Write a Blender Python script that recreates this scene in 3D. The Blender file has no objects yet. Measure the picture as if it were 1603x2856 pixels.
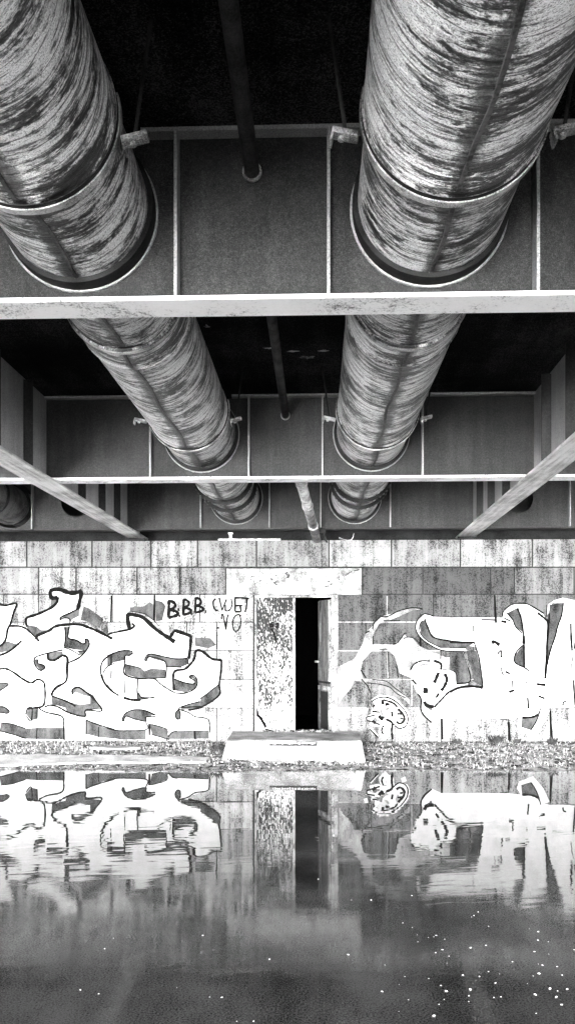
import bpy, bmesh, math, random
from mathutils import Vector, geometry
random.seed(7)
R = math.radians
scene = bpy.context.scene
TE = (8, 10, .14, .5, 10, 4.2, -14, 2, 8.6)     # sun height, sun side, sky, sun, sun width, exposure, bridge start, -, bridge half width
COL = scene.collection

# ------------------------------------------------------------------ measures
F = 2400.0                       # focal length in photo pixels
HOR = 1798.0                     # eye level in the photo
YAW = math.atan((883 - 801.5) / F)
EYE = 1.578                      # eye height above the water (z = 0)
FW = Vector((-math.sin(YAW), math.cos(YAW), 0)); RT = Vector((math.cos(YAW), math.sin(YAW), 0))
WALL_Y = 12.30

def at(xs, ys, Y):               # photo pixel -> point on the upright plane y = Y
    d = FW + RT * ((xs - 801.5) / F) + Vector((0, 0, (HOR - ys) / F))
    p = d * (Y / d.y)
    return Vector((p.x, p.y, p.z + EYE))
def onwater(xs, ys, z=0.0):      # photo pixel -> point on a level plane
    d = FW + RT * ((xs - 801.5) / F) + Vector((0, 0, (HOR - ys) / F))
    p = d * ((z - EYE) / d.z)
    return Vector((p.x, p.y, z))
def dx(xd, yd, Y): return at(xd / .9020, yd / .9020, Y)
def h(v): return v + EYE         # height above eye -> z

# ------------------------------------------------------------------ materials
class NT:
    def __init__(s, name):
        s.m = bpy.data.materials.new(name); s.m.use_nodes = True
        s.t = s.m.node_tree; s.t.nodes.clear()
        s.out = s.n('ShaderNodeOutputMaterial'); s.b = s.n('ShaderNodeBsdfPrincipled')
        s.l(s.b.outputs[0], s.out.inputs[0])
    def n(s, ty, **kw):
        x = s.t.nodes.new(ty)
        for k, v in kw.items(): setattr(x, k, v)
        return x
    def l(s, a, b): s.t.links.new(a, b)
    def val(s, sock, v):
        if hasattr(v, 'is_linked') or isinstance(v, bpy.types.NodeSocket): s.l(v, sock)
        else: sock.default_value = v
    def math(s, op, a, b=0.0, clamp=False):
        x = s.n('ShaderNodeMath', operation=op); x.use_clamp = clamp
        s.val(x.inputs[0], a); s.val(x.inputs[1], b); return x.outputs[0]
    def co(s, kind='Object'): return s.n('ShaderNodeTexCoord').outputs[kind]
    def mapped(s, vec, scale=(1, 1, 1), loc=(0, 0, 0)):
        x = s.n('ShaderNodeMapping'); s.l(vec, x.inputs[0]); x.inputs['Scale'].default_value = scale
        x.inputs['Location'].default_value = loc; return x.outputs[0]
    def noise(s, vec, scale, detail=3, rough=.55, dist=0):
        x = s.n('ShaderNodeTexNoise'); s.l(vec, x.inputs['Vector'])
        x.inputs['Scale'].default_value = scale; x.inputs['Detail'].default_value = detail
        x.inputs['Roughness'].default_value = rough; x.inputs['Distortion'].default_value = dist
        return x.outputs[0]
    def ramp(s, f, stops):
        x = s.n('ShaderNodeValToRGB'); s.l(f, x.inputs[0]); e = x.color_ramp.elements
        while len(e) < len(stops): e.new(.5)
        for i, (p, v) in enumerate(stops): e[i].position = p; e[i].color = (v, v, v, 1)
        return x.outputs[0]
    def attr(s, name):
        x = s.n('ShaderNodeAttribute'); x.attribute_name = name; return x.outputs['Fac']
    def bump(s, f, dist, strength=1.0):
        x = s.n('ShaderNodeBump'); x.inputs['Strength'].default_value = strength
        x.inputs['Distance'].default_value = dist; s.l(f, x.inputs['Height'])
        s.l(x.outputs[0], s.b.inputs['Normal']); return x
    def fin(s, col, rough=.7, metal=0.0, spec=.3):
        s.val(s.b.inputs['Base Color'], col if not isinstance(col, float) else (col, col, col, 1))
        s.val(s.b.inputs['Roughness'], rough); s.b.inputs['Metallic'].default_value = metal
        s.b.inputs['Specular IOR Level'].default_value = spec
        return s.m

def m_speckled(name, lo, hi, scale=40, fine=140, contrast=.12, rough=.75, bump=.002, spec=.3, metal=0.0, stretch=(1, 1, 1)):
    t = NT(name); c = t.mapped(t.co(), stretch)
    a = t.noise(c, scale * .12, 4, .6); b = t.noise(c, fine, 2, .6)
    mix = t.math('ADD', t.math('MULTIPLY', a, .6), t.math('MULTIPLY', b, .4))
    col = t.ramp(mix, [(.5 - contrast, lo), (.5 + contrast, hi)])
    t.bump(mix, bump); return t.fin(col, rough, metal, spec)

# painted steel: mottled grey, faint vertical runs of rust
def m_steel(name, lo, hi, rough=.55):
    t = NT(name); c = t.co()
    run = t.noise(t.mapped(c, (9, 9, .7)), 1.6, 4, .6); fine = t.noise(c, 120, 2, .7); cloud = t.noise(c, 2.2, 4, .6)
    mix = t.math('ADD', t.math('ADD', t.math('MULTIPLY', run, .14), t.math('MULTIPLY', fine, .58)), t.math('MULTIPLY', cloud, .28))
    col = t.ramp(mix, [(.38, lo), (.62, hi)])
    t.bump(fine, .0015); return t.fin(col, rough, 0, .35)

M = {}

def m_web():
    t = NT('steel_shaded'); c = t.co()
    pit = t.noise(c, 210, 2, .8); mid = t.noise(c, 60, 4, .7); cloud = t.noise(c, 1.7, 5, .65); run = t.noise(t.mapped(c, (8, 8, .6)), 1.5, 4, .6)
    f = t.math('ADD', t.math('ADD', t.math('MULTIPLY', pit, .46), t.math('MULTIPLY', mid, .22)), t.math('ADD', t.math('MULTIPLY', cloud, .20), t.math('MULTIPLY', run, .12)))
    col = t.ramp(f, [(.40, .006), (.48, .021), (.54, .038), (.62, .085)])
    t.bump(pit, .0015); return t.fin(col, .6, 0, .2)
M['web'] = m_web()  # dark copy of the girder steel, shade put into its colour

def m_flange():
    t = NT('flange_lit'); c = t.co()
    st = t.noise(c, 3.2, 5, .7); fine = t.noise(c, 85, 3, .75); dot = t.noise(c, 38, 4, .75)
    f = t.math('ADD', t.math('ADD', t.math('MULTIPLY', st, .45), t.math('MULTIPLY', fine, .30)), t.math('MULTIPLY', dot, .25))
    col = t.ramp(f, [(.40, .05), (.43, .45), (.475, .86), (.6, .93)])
    t.bump(fine, .001); return t.fin(col, .5, 0, .35)
M['flange'] = m_flange()  # paler than the webs: light off the water put into the colour
def m_flange2():
    t = NT('flange_paint_dirty'); c = t.co()
    st = t.noise(t.mapped(c, (26, 1.1, 1)), 1.0, 5, .7); fine = t.noise(c, 85, 3, .75); cl = t.noise(c, 2.1, 4, .6)
    f = t.math('ADD', t.math('ADD', t.math('MULTIPLY', st, .42), t.math('MULTIPLY', fine, .23)), t.math('MULTIPLY', cl, .35))
    col = t.ramp(f, [(.38, .08), (.46, .34), (.56, .74)])
    t.bump(fine, .001); return t.fin(col, .5, 0, .35)
M['flange_dirty'] = m_flange2()
M['side_web'] = m_steel('steel_lit', .16, .46)  # bright copy of the girder steel, light put into its colour

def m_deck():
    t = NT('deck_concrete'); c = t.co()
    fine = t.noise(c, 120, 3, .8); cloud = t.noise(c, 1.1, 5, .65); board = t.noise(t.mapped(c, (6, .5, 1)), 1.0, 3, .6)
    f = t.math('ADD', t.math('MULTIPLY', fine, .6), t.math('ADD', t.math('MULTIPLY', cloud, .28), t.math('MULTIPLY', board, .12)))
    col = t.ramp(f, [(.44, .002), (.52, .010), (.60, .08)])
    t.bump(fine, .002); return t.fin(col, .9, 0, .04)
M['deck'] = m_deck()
M['dark'] = m_speckled('dark_speckle', .010, .03, 30, 90, .12, .9)  # near-black speckle shared by small dark parts and the backwall
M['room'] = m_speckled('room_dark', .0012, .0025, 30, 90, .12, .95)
M['strap'] = m_speckled('strap_steel', .07, .62, 60, 160, .09, .4, .001, .5, .4)
M['seam'] = m_speckled('seam_grime', .008, .09, 40, 60, .10, .6)
M['lime'] = m_speckled('lime_deposit', .10, .6, 60, 60, .08, .9)
M['rubber'] = m_speckled('black_gasket', .010, .03, 60, 150, .12, .6)
M['rod'] = m_speckled('rod_steel', .008, .035, 60, 160, .12, .5, .001, .5)
M['conduit'] = m_speckled('conduit_paint', .03, .11, 60, 120, .12, .6)
M['drain'] = m_speckled('drain_plastic', .06, .50, 60, 90, .10, .6)
M['concrete'] = m_speckled('pale_concrete', .10, .46, 25, 90, .10, .85, .004)
M['path'] = m_speckled('path_concrete', .25, .6, 30, 90, .10, .85, .004)
M['white'] = m_speckled('white_foam', .75, .95, 60, 200, .2, .6)
M['lintel'] = m_speckled('lintel_plaster', .09, .40, 40, 110, .08, .85)
M['frame'] = m_speckled('frame_paint', .04, .55, 40, 90, .09, .7)
M['grass'] = m_speckled('grass_blades', .10, .65, 50, 120, .12, .8)
M['weed'] = m_speckled('weed_leaves', .02, .07, 50, 120, .12, .8)
M['stone'] = m_speckled('gravel_stone', .006, .50, 90, 50, .07, .85)
M['ink'] = m_speckled('black_spray', .002, .006, 60, 150, .2, .7)
M['ink_worn'] = m_speckled('black_spray_worn', .006, .35, 160, 170, .05, .7)
M['thinspray'] = m_speckled('thin_white_spray', .07, .34, 30, 90, .09, .8)
M['whitespray'] = m_speckled('white_spray', .34, .50, 60, 150, .2, .7)
M['shade'] = m_speckled('grey_spray', .004, .085, 60, 130, .13, .7, .001, .3, 0, (1, 1, .5))
M['shade_dark'] = m_speckled('dark_grey_spray', .010, .22, 60, 130, .10, .7)
M['bank'] = m_speckled('bank_gravel', .010, .34, 80, 48, .08, .9, .02)
M['earth'] = m_speckled('bank_earth', .1, .2, 20, 50, .1, .95)

for k_ in ('deck', 'dark', 'room', 'rubber', 'rod', 'conduit', 'ink', 'ink_worn', 'shade', 'shade_dark', 'weed', 'bank'):
    [n for n in M[k_].node_tree.nodes if n.type == 'BSDF_PRINCIPLED'][0].inputs['Specular IOR Level'].default_value = .04

def m_wall():
    t = NT('block_wall'); c = t.co(); tone = t.attr('tone')
    run = t.noise(t.mapped(c, (7, 7, .55)), 1.5, 5, .65)
    fine = t.noise(c, 75, 3, .7); cloud = t.noise(c, 3.0, 5, .65)
    st = t.math('ADD', t.math('MULTIPLY', run, .55), t.math('MULTIPLY', cloud, .45))
    stain = t.ramp(st, [(.38, .55), (.49, .88), (.60, 1.12)])
    # dirt specks are thick where the block is dark, thin where it is painted white
    thr = t.math('ADD', t.math('MULTIPLY', fine, 1.0), t.math('MULTIPLY', t.math('SUBTRACT', st, .5), .9))
    thr = t.math('ADD', thr, t.math('MULTIPLY', t.math('SUBTRACT', tone, .5), .10))
    spk = t.ramp(thr, [(.35, .16), (.45, 1.0)])
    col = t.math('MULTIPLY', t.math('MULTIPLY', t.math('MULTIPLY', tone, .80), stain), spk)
    cc = t.n('ShaderNodeCombineColor')
    for i in range(3): t.l(col, cc.inputs[i])
    t.bump(fine, .003); return t.fin(cc.outputs[0], .85, 0, .2)
M['wall'] = m_wall()

def m_door():
    t = NT('peeling_paint'); c = t.co()
    p = t.noise(t.mapped(c, (1.9, 1.9, .75)), 34, 4, .6, .6); zone = t.noise(t.mapped(c, (1.3, 1, 1)), 2.0, 3, .5)
    sep = t.n('ShaderNodeSeparateXYZ'); t.l(c, sep.inputs[0])
    up = t.math('MULTIPLY', t.math('SUBTRACT', sep.outputs[2], .95), .06)   # more paint lost high on the leaf
    f = t.math('SUBTRACT', t.math('ADD', p, t.math('MULTIPLY', t.math('SUBTRACT', zone, .5), .45)), up)
    col = t.ramp(f, [(.475, .006), (.515, .10), (.58, .48)])
    t.bump(f, .004); return t.fin(col, .7, 0, .3)
M['door'] = m_door()
M['door_old'] = m_speckled('old_door_wood', .006, .14, 60, 60, .09, .7, .002, .3, 0, (2, 2, .5))

def m_pipe():
    t = NT('streaked_jacket')
    uv = t.n('ShaderNodeUVMap'); uv.uv_map = 'UVMap'
    sep = t.n('ShaderNodeSeparateXYZ'); t.l(uv.outputs[0], sep.inputs[0])
    u, v = sep.outputs[0], sep.outputs[1]
    au = t.math('ABSOLUTE', u)
    vv = t.math('ADD', v, t.math('MULTIPLY', t.math('POWER', au, 1.5), .13))
    comb = t.n('ShaderNodeCombineXYZ'); t.l(u, comb.inputs[0]); t.l(vv, comb.inputs[1])
    info = t.n('ShaderNodeObjectInfo')
    add = t.n('ShaderNodeVectorMath', operation='ADD'); t.l(comb.outputs[0], add.inputs[0])
    off = t.n('ShaderNodeCombineXYZ'); t.l(t.math('MULTIPLY', info.outputs['Random'], 40.0), off.inputs[0]); t.l(t.math('MULTIPLY', info.outputs['Random'], 23.0), off.inputs[1]); t.l(t.math('MULTIPLY', info.outputs['Random'], 17.0), off.inputs[2]); t.l(off.outputs[0], add.inputs[1])
    w = add.outputs[0]
    s1 = t.noise(t.mapped(w, (1.5, 12, 1)), 1.0, 7, .68, .9)
    s2 = t.noise(t.mapped(w, (9, 36, 1), (3, 7, 0)), 1.0, 5, .66, .8)
    sp = t.noise(t.mapped(w, (1, 1.6, 1)), 62, 4, .75)
    cl = t.noise(w, 2.9, 4, .6)
    a = t.math('ADD', t.math('MULTIPLY', s1, .48), t.math('MULTIPLY', s2, .38))
    a = t.math('ADD', a, t.math('MULTIPLY', sp, .24))
    a = t.math('ADD', a, t.math('MULTIPLY', t.math('SUBTRACT', cl, .5), .40))
    a = t.math('ADD', a, -.05)
    col = t.ramp(a, [(.425, .005), (.465, .09), (.492, .50), (.53, .95)])
    pit = t.noise(t.mapped(w, (1, 1.3, 1)), 150, 3, .8)
    pm = t.ramp(pit, [(.37, .16), (.50, 1.0)])
    mxp = t.n('ShaderNodeMix', data_type='RGBA', blend_type='MULTIPLY'); mxp.inputs[0].default_value = 1
    t.l(col, mxp.inputs[6]); t.l(pm, mxp.inputs[7]); col = mxp.outputs[2]
    s3 = t.noise(t.mapped(w, (1.3, 17, 1), (9, 2, 5)), 1.0, 3, .55, .8)
    rg = t.math('ABSOLUTE', t.math('SUBTRACT', s3, .5))
    lm = t.ramp(t.math('ADD', rg, t.math('MULTIPLY', t.math('SUBTRACT', sp, .5), .06)), [(.0, .06), (.012, .25), (.035, 1.0)])
    mx0 = t.n('ShaderNodeMix', data_type='RGBA', blend_type='MULTIPLY'); mx0.inputs[0].default_value = 1
    t.l(col, mx0.inputs[6]); t.l(lm, mx0.inputs[7]); col = mx0.outputs[2]
    # grime collected along the seam at the bottom of the pipe
    wob = t.math('MULTIPLY', t.math('SUBTRACT', t.noise(t.mapped(w, (0, 5, 1)), 1.0, 4, .6), .5), .10)
    g = t.math('ABSOLUTE', t.math('ADD', u, wob))
    brk = t.math('MULTIPLY', t.math('SUBTRACT', t.noise(t.mapped(w, (.2, 3.1, 1)), 1.0, 5, .7), .535), .16)
    gm = t.ramp(t.math('ADD', t.math('ADD', g, brk), t.math('MULTIPLY', t.math('SUBTRACT', sp, .5), .09)), [(.0, .07), (.026, .22), (.05, 1.0)])
    mx = t.n('ShaderNodeMix', data_type='RGBA', blend_type='MULTIPLY'); mx.inputs[0].default_value = 1
    t.l(col, mx.inputs[6]); t.l(gm, mx.inputs[7])
    t.bump(t.math('ADD', t.math('MULTIPLY', s1, .6), t.math('MULTIPLY', s2, .5)), .03, .8)
    return t.fin(mx.outputs[2], .40, .05, .5)
M['pipe'] = m_pipe()

def m_water():
    t = NT('murky_water'); c = t.co()
    sep = t.n('ShaderNodeSeparateXYZ'); t.l(c, sep.inputs[0])
    y = sep.outputs[1]
    comb = t.n('ShaderNodeCombineXYZ')
    skew = t.math('ADD', y, t.math('MULTIPLY', sep.outputs[0], -.16))
    t.l(sep.outputs[0], comb.inputs[0]); t.l(skew, comb.inputs[1])
    rip = t.noise(t.mapped(comb.outputs[0], (2.8, 9.0, 1)), 1.0, 1, .4, .4)
    fine = t.noise(t.mapped(c, (1, 2.2, 1)), 22, 3, .6)
    patch = t.ramp(t.noise(t.mapped(c, (.35, .5, 1), (4.2, 0, 0)), 1.0, 2, .5), [(.32, .15), (.60, 1.0)])
    calm = t.n('ShaderNodeMapRange'); t.l(y, calm.inputs[0])
    calm.inputs[1].default_value = 9.0; calm.inputs[2].default_value = 6.4; calm.inputs[3].default_value = .05; calm.inputs[4].default_value = 1.0
    amp = t.math('MULTIPLY', calm.outputs[0], patch)
    hgt = t.math('ADD', t.math('MULTIPLY', rip, amp), t.math('MULTIPLY', t.math('MULTIPLY', fine, amp), .035))
    near = t.n('ShaderNodeMapRange'); t.l(y, near.inputs[0]); near.inputs[1].default_value = 6.6; near.inputs[2].default_value = 4.6; near.inputs[3].default_value = 0.0; near.inputs[4].default_value = 1.0
    hgt = t.math('ADD', hgt, t.math('MULTIPLY', t.math('MULTIPLY', fine, near.outputs[0]), .22))
    t.bump(hgt, .00115)
    grain = t.noise(c, 110, 3, .8); cloud = t.noise(t.mapped(c, (1, .6, 1)), 1.2, 4, .6)
    col = t.ramp(t.math('ADD', t.math('MULTIPLY', grain, .6), t.math('MULTIPLY', cloud, .4)), [(.42, .004), (.58, .11)])
    t.b.inputs['IOR'].default_value = 1.333
    return t.fin(col, .010, 0, .5)
M['water'] = m_water()

# ------------------------------------------------------------------ mesh helpers
def link(name, bm, mat, parent=None, smooth=False, mats=None):
    me = bpy.data.meshes.new(name); bm.to_mesh(me); bm.free()
    for m in (mats or [mat]): me.materials.append(m)
    if smooth:
        for p in me.polygons: p.use_smooth = True
    o = bpy.data.objects.new(name, me); COL.objects.link(o)
    if parent: o.parent = parent; o.matrix_parent_inverse = world_of(parent).inverted()
    return o
def world_of(o):
    from mathutils import Matrix
    m = Matrix.LocRotScale(o.location, o.rotation_euler, o.scale)
    return (world_of(o.parent) @ o.matrix_parent_inverse @ m) if o.parent else m
def thing(name, label, cat, loc=(0, 0, 0), group=None):
    o = bpy.data.objects.new(name, None); COL.objects.link(o); o.location = loc; o.empty_display_size = .1
    return tag(o, label, cat, group)
def tag(o, label, cat, group=None):
    o['label'] = label; o['category'] = cat
    if group: o['group'] = group
    return o
def kind(o, k): o['kind'] = k; return o

def box(bm, x0, x1, y0, y1, z0, z1):
    v = [bm.verts.new(p) for p in ((x0, y0, z0), (x1, y0, z0), (x1, y1, z0), (x0, y1, z0), (x0, y0, z1), (x1, y0, z1), (x1, y1, z1), (x0, y1, z1))]
    return [bm.faces.new([v[i] for i in q]) for q in ((0, 3, 2, 1), (4, 5, 6, 7), (0, 1, 5, 4), (1, 2, 6, 5), (2, 3, 7, 6), (3, 0, 4, 7))]
def bevel(bm, w=.004, seg=1):
    bmesh.ops.bevel(bm, geom=bm.edges[:], offset=w, segments=seg, affect='EDGES', profile=.5)
def plate(bm, outer, holes, y0, y1):
    """upright plate: (x,z) outline with holes, thickness y0..y1"""
    loops = [outer] + holes
    tris = geometry.tessellate_polygon([[Vector((x, z, 0)) for x, z in l] for l in loops])
    flat = [p for l in loops for p in l]
    fr = [bm.verts.new((x, y0, z)) for x, z in flat]; bk = [bm.verts.new((x, y1, z)) for x, z in flat]
    for a, b, c in tris:
        for vs in ((fr[a], fr[b], fr[c]), (bk[c], bk[b], bk[a])):
            try: bm.faces.new(vs)
            except ValueError: pass
    i = 0
    for l in loops:
        n = len(l)
        for k in range(n):
            a, b = i + k, i + (k + 1) % n
            try: bm.faces.new((fr[a], fr[b], bk[b], bk[a]))
            except ValueError: pass
        i += n
    bmesh.ops.recalc_face_normals(bm, faces=bm.faces[:])
def tube(bm, pts, r, n=12, cap=True):
    pts = [Vector(p) for p in pts]; rings = []
    for i, p in enumerate(pts):
        d = (pts[min(i + 1, len(pts) - 1)] - pts[max(i - 1, 0)]).normalized()
        a = d.cross(Vector((0, 0, 1)) if abs(d.z) < .9 else Vector((1, 0, 0))).normalized(); b = d.cross(a)
        rr = r[i] if isinstance(r, (list, tuple)) else r
        rings.append([bm.verts.new(p + (a * math.cos(k * math.tau / n) + b * math.sin(k * math.tau / n)) * rr) for k in range(n)])
    for A, B in zip(rings, rings[1:]):
        for k in range(n): bm.faces.new((A[k], A[(k + 1) % n], B[(k + 1) % n], B[k]))
    if cap: bm.faces.new(rings[0][::-1]); bm.faces.new(rings[-1])
    bmesh.ops.recalc_face_normals(bm, faces=bm.faces[:])
def lathe_y(bm, cx, cz, prof, n=72, a0=0, a1=math.tau, uv=False):
    """profile of (radius, y) swept about the axis x=cx, z=cz; angle 0 points down"""
    full = abs(a1 - a0 - math.tau) < 1e-6
    m = n if full else n + 1
    rows = [[bm.verts.new((cx + r * math.sin(a0 + (a1 - a0) * k / n), y, cz - r * math.cos(a0 + (a1 - a0) * k / n))) for k in range(m)] for r, y in prof]
    lay = bm.loops.layers.uv.new('UVMap') if uv else None
    for i in range(len(prof) - 1):
        for k in range(n):
            k2 = (k + 1) % m
            f = bm.faces.new((rows[i][k], rows[i][k2], rows[i + 1][k2], rows[i + 1][k]))
            if uv:
                for lp, (ii, kk) in zip(f.loops, ((i, k), (i, k + 1), (i + 1, k + 1), (i + 1, k))):
                    ang = (kk / n) * math.tau
                    if k >= n // 2: ang -= math.tau
                    lp[lay].uv = (ang * .35, prof[ii][1])
    bmesh.ops.recalc_face_normals(bm, faces=bm.faces[:])

# ------------------------------------------------------------------ bridge
XC = -.30                                  # bridge axis
DECK = h(2.435); WEBTOP = h(2.415); BOT = h(1.63); TF = .022
PIPES = [(-1.128, .35), (.530, .35)]; PZ = h(2.06)
GY = [y for y in (-12.1, -8.0, -3.8, .45) if y > TE[6] + .3] + [4.10, 8.42, 12.06]       # cross girders; the unseen first four placed to cut light on the webs
STIFF = [-1.62, -.66, .055, 1.02]
XL, XR = -.3 - TE[8], -.3 + TE[8]  # deck widened beyond view to hold back side light
BY = TE[6]                                   # unseen deck runs on behind the camera, length set to darken the webs

bridge = thing('bridge', 'steel girder bridge seen from below, pale flanges under a dark deck, resting on the wall', 'bridge', (XC, 0, 0))
bm = bmesh.new(); box(bm, XL, XR, BY, 12.98, DECK, DECK + .30)
link('deck', bm, M['deck'], bridge)
for xd, yd, w_, l_ in ((674, 876, .07, .012), (735, 884, .08, .010), (812, 882, .06, .012), (768, 899, .09, .018), (520, 822, .05, .02)):
    p = onwater(xd / .902, yd / .902, DECK - .004); bm = bmesh.new(); n = 15     # lime bleeding through the deck in the second bay
    bm.faces.new([bm.verts.new((p.x + w_ * math.cos(k * math.tau / n) * random.uniform(.25, 1) + .2 * l_ * (k % 3), p.y + l_ * 3 * math.sin(k * math.tau / n) * random.uniform(.2, 1), DECK - .004)) for k in range(n)][::-1])
    link('lime_stain', bm, M['lime'], [o for o in bridge.children if o.name == 'deck'][0])
def side_x(s, Y): return -2.67 if s < 0 else 1.93 + .02 * (Y - 6.2) + .13
def arc_notch(cx, cz, r, top, n=26):       # U-notch open at the top edge, walked left to right
    a = math.acos(min(1, (top - cz) / r)) if top - cz < r else 0
    t0 = math.pi - a
    return [(cx + r * math.sin(t), cz - r * math.cos(t)) for t in [(-t0 + 2 * t0 * k / n) for k in range(n + 1)]]
for gi, gy in enumerate(GY):
    last = gi == len(GY) - 1
    outer = [(XL + .1, BOT), (XR - .1, BOT), (XR - .1, WEBTOP)]
    for cx, r in reversed(PIPES): outer += list(reversed(arc_notch(cx, PZ, .375, WEBTOP)))
    outer += [(XL + .1, WEBTOP)]
    holes = []
    for hx, hz, hr in ((2.80, h(2.03), .20), (-3.40, h(2.02), .21), (-4.32, h(1.98), .33)):
        holes.append([(hx + hr * math.cos(k * math.tau / 30), hz + hr * math.sin(k * math.tau / 30)) for k in range(30)])
    bm = bmesh.new(); plate(bm, outer, holes, gy - .006, gy + .006)
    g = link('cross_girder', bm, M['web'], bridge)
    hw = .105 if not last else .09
    bm = bmesh.new(); box(bm, XL + .1, XR - .1, gy - hw, gy + hw, BOT - TF, BOT); bevel(bm, .003); link('flange', bm, M['web'] if last else M['flange'], g)  # farthest flange in the dark steel copy, its lack of light painted in
    bm = bmesh.new(); x0 = XL + .1
    for cx, r in PIPES: box(bm, x0, cx - .30, gy - .075, gy + .075, WEBTOP, DECK); x0 = cx + .30
    box(bm, x0, XR - .1, gy - .075, gy + .075, WEBTOP, DECK); link('top_flange', bm, M['side_web'], g)  # bright steel copy paints a lit front edge
    for sx in STIFF + [-4.0, 3.48]:
        bm = bmesh.new(); box(bm, sx - .007, sx + .007, gy - .095, gy - .0062, BOT + .001, WEBTOP - .001); link('stiffener', bm, M['side_web'], g)
for s in (-1, 1):
    bm = bmesh.new()
    ya, yb = BY + .05, 12.9
    segs = sorted([g for g in GY])
    prev = ya
    for gy in segs + [yb]:                 # web panels between the cross girders
        e = gy - .008 if gy != yb else yb
        xa, xb = side_x(s, prev), side_x(s, e)
        v = [bm.verts.new(p) for p in ((xa - .006, prev, BOT), (xb - .006, e, BOT), (xb + .006, e, BOT), (xa + .006, prev, BOT),
                                       (xa - .006, prev, WEBTOP + .018), (xb - .006, e, WEBTOP + .018), (xb + .006, e, WEBTOP + .018), (xa + .006, prev, WEBTOP + .018))]
        for q in ((0, 3, 2, 1), (4, 5, 6, 7), (0, 1, 5, 4), (1, 2, 6, 5), (2, 3, 7, 6), (3, 0, 4, 7)): bm.faces.new([v[i] for i in q])
        prev = gy + .008
    bmesh.ops.recalc_face_normals(bm, faces=bm.faces[:])
    g = link('side_girder', bm, M['side_web'], bridge)  # bright steel copy paints light onto the side webs
    bm = bmesh.new(); w = .13
    for y0, y1 in ((ya, yb),):             # runs 4 mm under the cross flanges
        v = []
        for z in (BOT - TF - .026, BOT - TF - .004):
            for y in (y0, y1):
                for d in (-w, w): v.append(bm.verts.new((side_x(s, y) + d, y, z)))
        for q in ((0, 1, 3, 2), (4, 6, 7, 5), (0, 4, 5, 1), (2, 3, 7, 6), (0, 2, 6, 4), (1, 5, 7, 3)): bm.faces.new([v[i] for i in q])
    bmesh.ops.recalc_face_normals(bm, faces=bm.faces[:]); bevel(bm, .003)
    link('flange', bm, M['flange_dirty'], g)
    for sy in (.4, 1.3, 2.2, 3.1, 5.5, 6.25, 6.95, 7.75, 9.55, 10.45, 11.25):
        x = side_x(s, sy); bm = bmesh.new()
        a, b = (x + .0062, x + .092) if s < 0 else (x - .092, x - .0062)
        box(bm, a, b, sy - .006, sy + .006, BOT + .001, WEBTOP - .001); link('stiffener', bm, M['web'], g)  # dark steel copy paints shade onto the stiffener fronts

# bearings between the side girders and the wall top
SEAT = h(1.494)
for s in (-1, 1):
    x = side_x(s, 12.6)
    t = tag(thing('bridge_bearing', '', ''), 'dark bearing under the ' + ('left' if s < 0 else 'right') + ' side girder on the wall top', 'bearing', 'bearings on the wall top')
    t.location = (x, 12.6, SEAT)
    bm = bmesh.new(); box(bm, x - .17, x + .17, 12.45, 12.78, SEAT, SEAT + .03); bevel(bm, .004); link('base_plate', bm, M['dark'], t)
    bm = bmesh.new(); tube(bm, [(x - .14, 12.61, SEAT + .055), (x + .14, 12.61, SEAT + .055)], .026, 14); link('roller', bm, M['rod'], t)

# ------------------------------------------------------------------ pipes
def pipe(cx, cz, r, secs, label, y0=BY + .02, y1=13.2):
    t = thing('insulated_pipe', label, 'pipe', (cx, y0, cz), 'insulated pipes under the bridge')
    for i, (a, b, rr) in enumerate(secs):
        bm = bmesh.new(); n = max(2, int((b - a) / .25)); prof = []
        prof += [(rr - .02, a + .002), (rr + .004, a), (rr + .006, a + .008), (rr, a + .016)]
        for k in range(1, n): prof.append((rr + random.uniform(-.0012, .0012), a + (b - a) * k / n))
        prof += [(rr, b - .022), (rr + .007, b - .012), (rr + .005, b), (rr - .02, b - .002)]
        lathe_y(bm, cx, cz, prof, 72, uv=True); o = link('jacket', bm, M['pipe'], t, True)
        # lock seam along the bottom, wandering a little
        bm = bmesh.new(); m = max(3, int((b - a) / .08)); rows = []
        off = random.uniform(-.05, .05)
        for k in range(m + 1):
            y = a + .03 + (b - a - .07) * k / m; c = off * .3 + .012 * math.sin(y * 5.1 + i) + random.uniform(-.003, .003)
            rows.append([bm.verts.new((cx + (rr + e) * math.sin((c + d) / rr), y, cz - (rr + e) * math.cos((c + d) / rr))) for d, e in ((-.011, -.002), (-.008, .005), (.008, .005), (.011, -.002))])
        for A, B in zip(rows, rows[1:]):
            for k in range(3): bm.faces.new((A[k], A[k + 1], B[k + 1], B[k]))
        bmesh.ops.recalc_face_normals(bm, faces=bm.faces[:]); link('seam', bm, M['seam'], o)
    return t
def ring(t, cx, cz, y, r_in, r_out, w, name, mat, n=64):
    bm = bmesh.new(); lathe_y(bm, cx, cz, [(r_in, y - w / 2), (r_out, y - w / 2), (r_out + .002, y), (r_out, y + w / 2), (r_in, y + w / 2), (r_in, y - w / 2)], n)
    return link(name, bm, mat, t)
secs = [(BY + .02, .6, .351), (.6, 3.30, .353), (3.30, 4.96, .340), (4.96, 5.30, .352), (5.30, 7.50, .347), (7.50, 10.15, .338), (10.15, 13.2, .330)]
pl = pipe(-1.128, PZ, .35, secs, 'left one of the two large streaked metal pipes hung under the bridge deck')
pr = pipe(.530, PZ, .35, secs, 'right one of the two large streaked metal pipes, with a dark seam along its belly')
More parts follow.
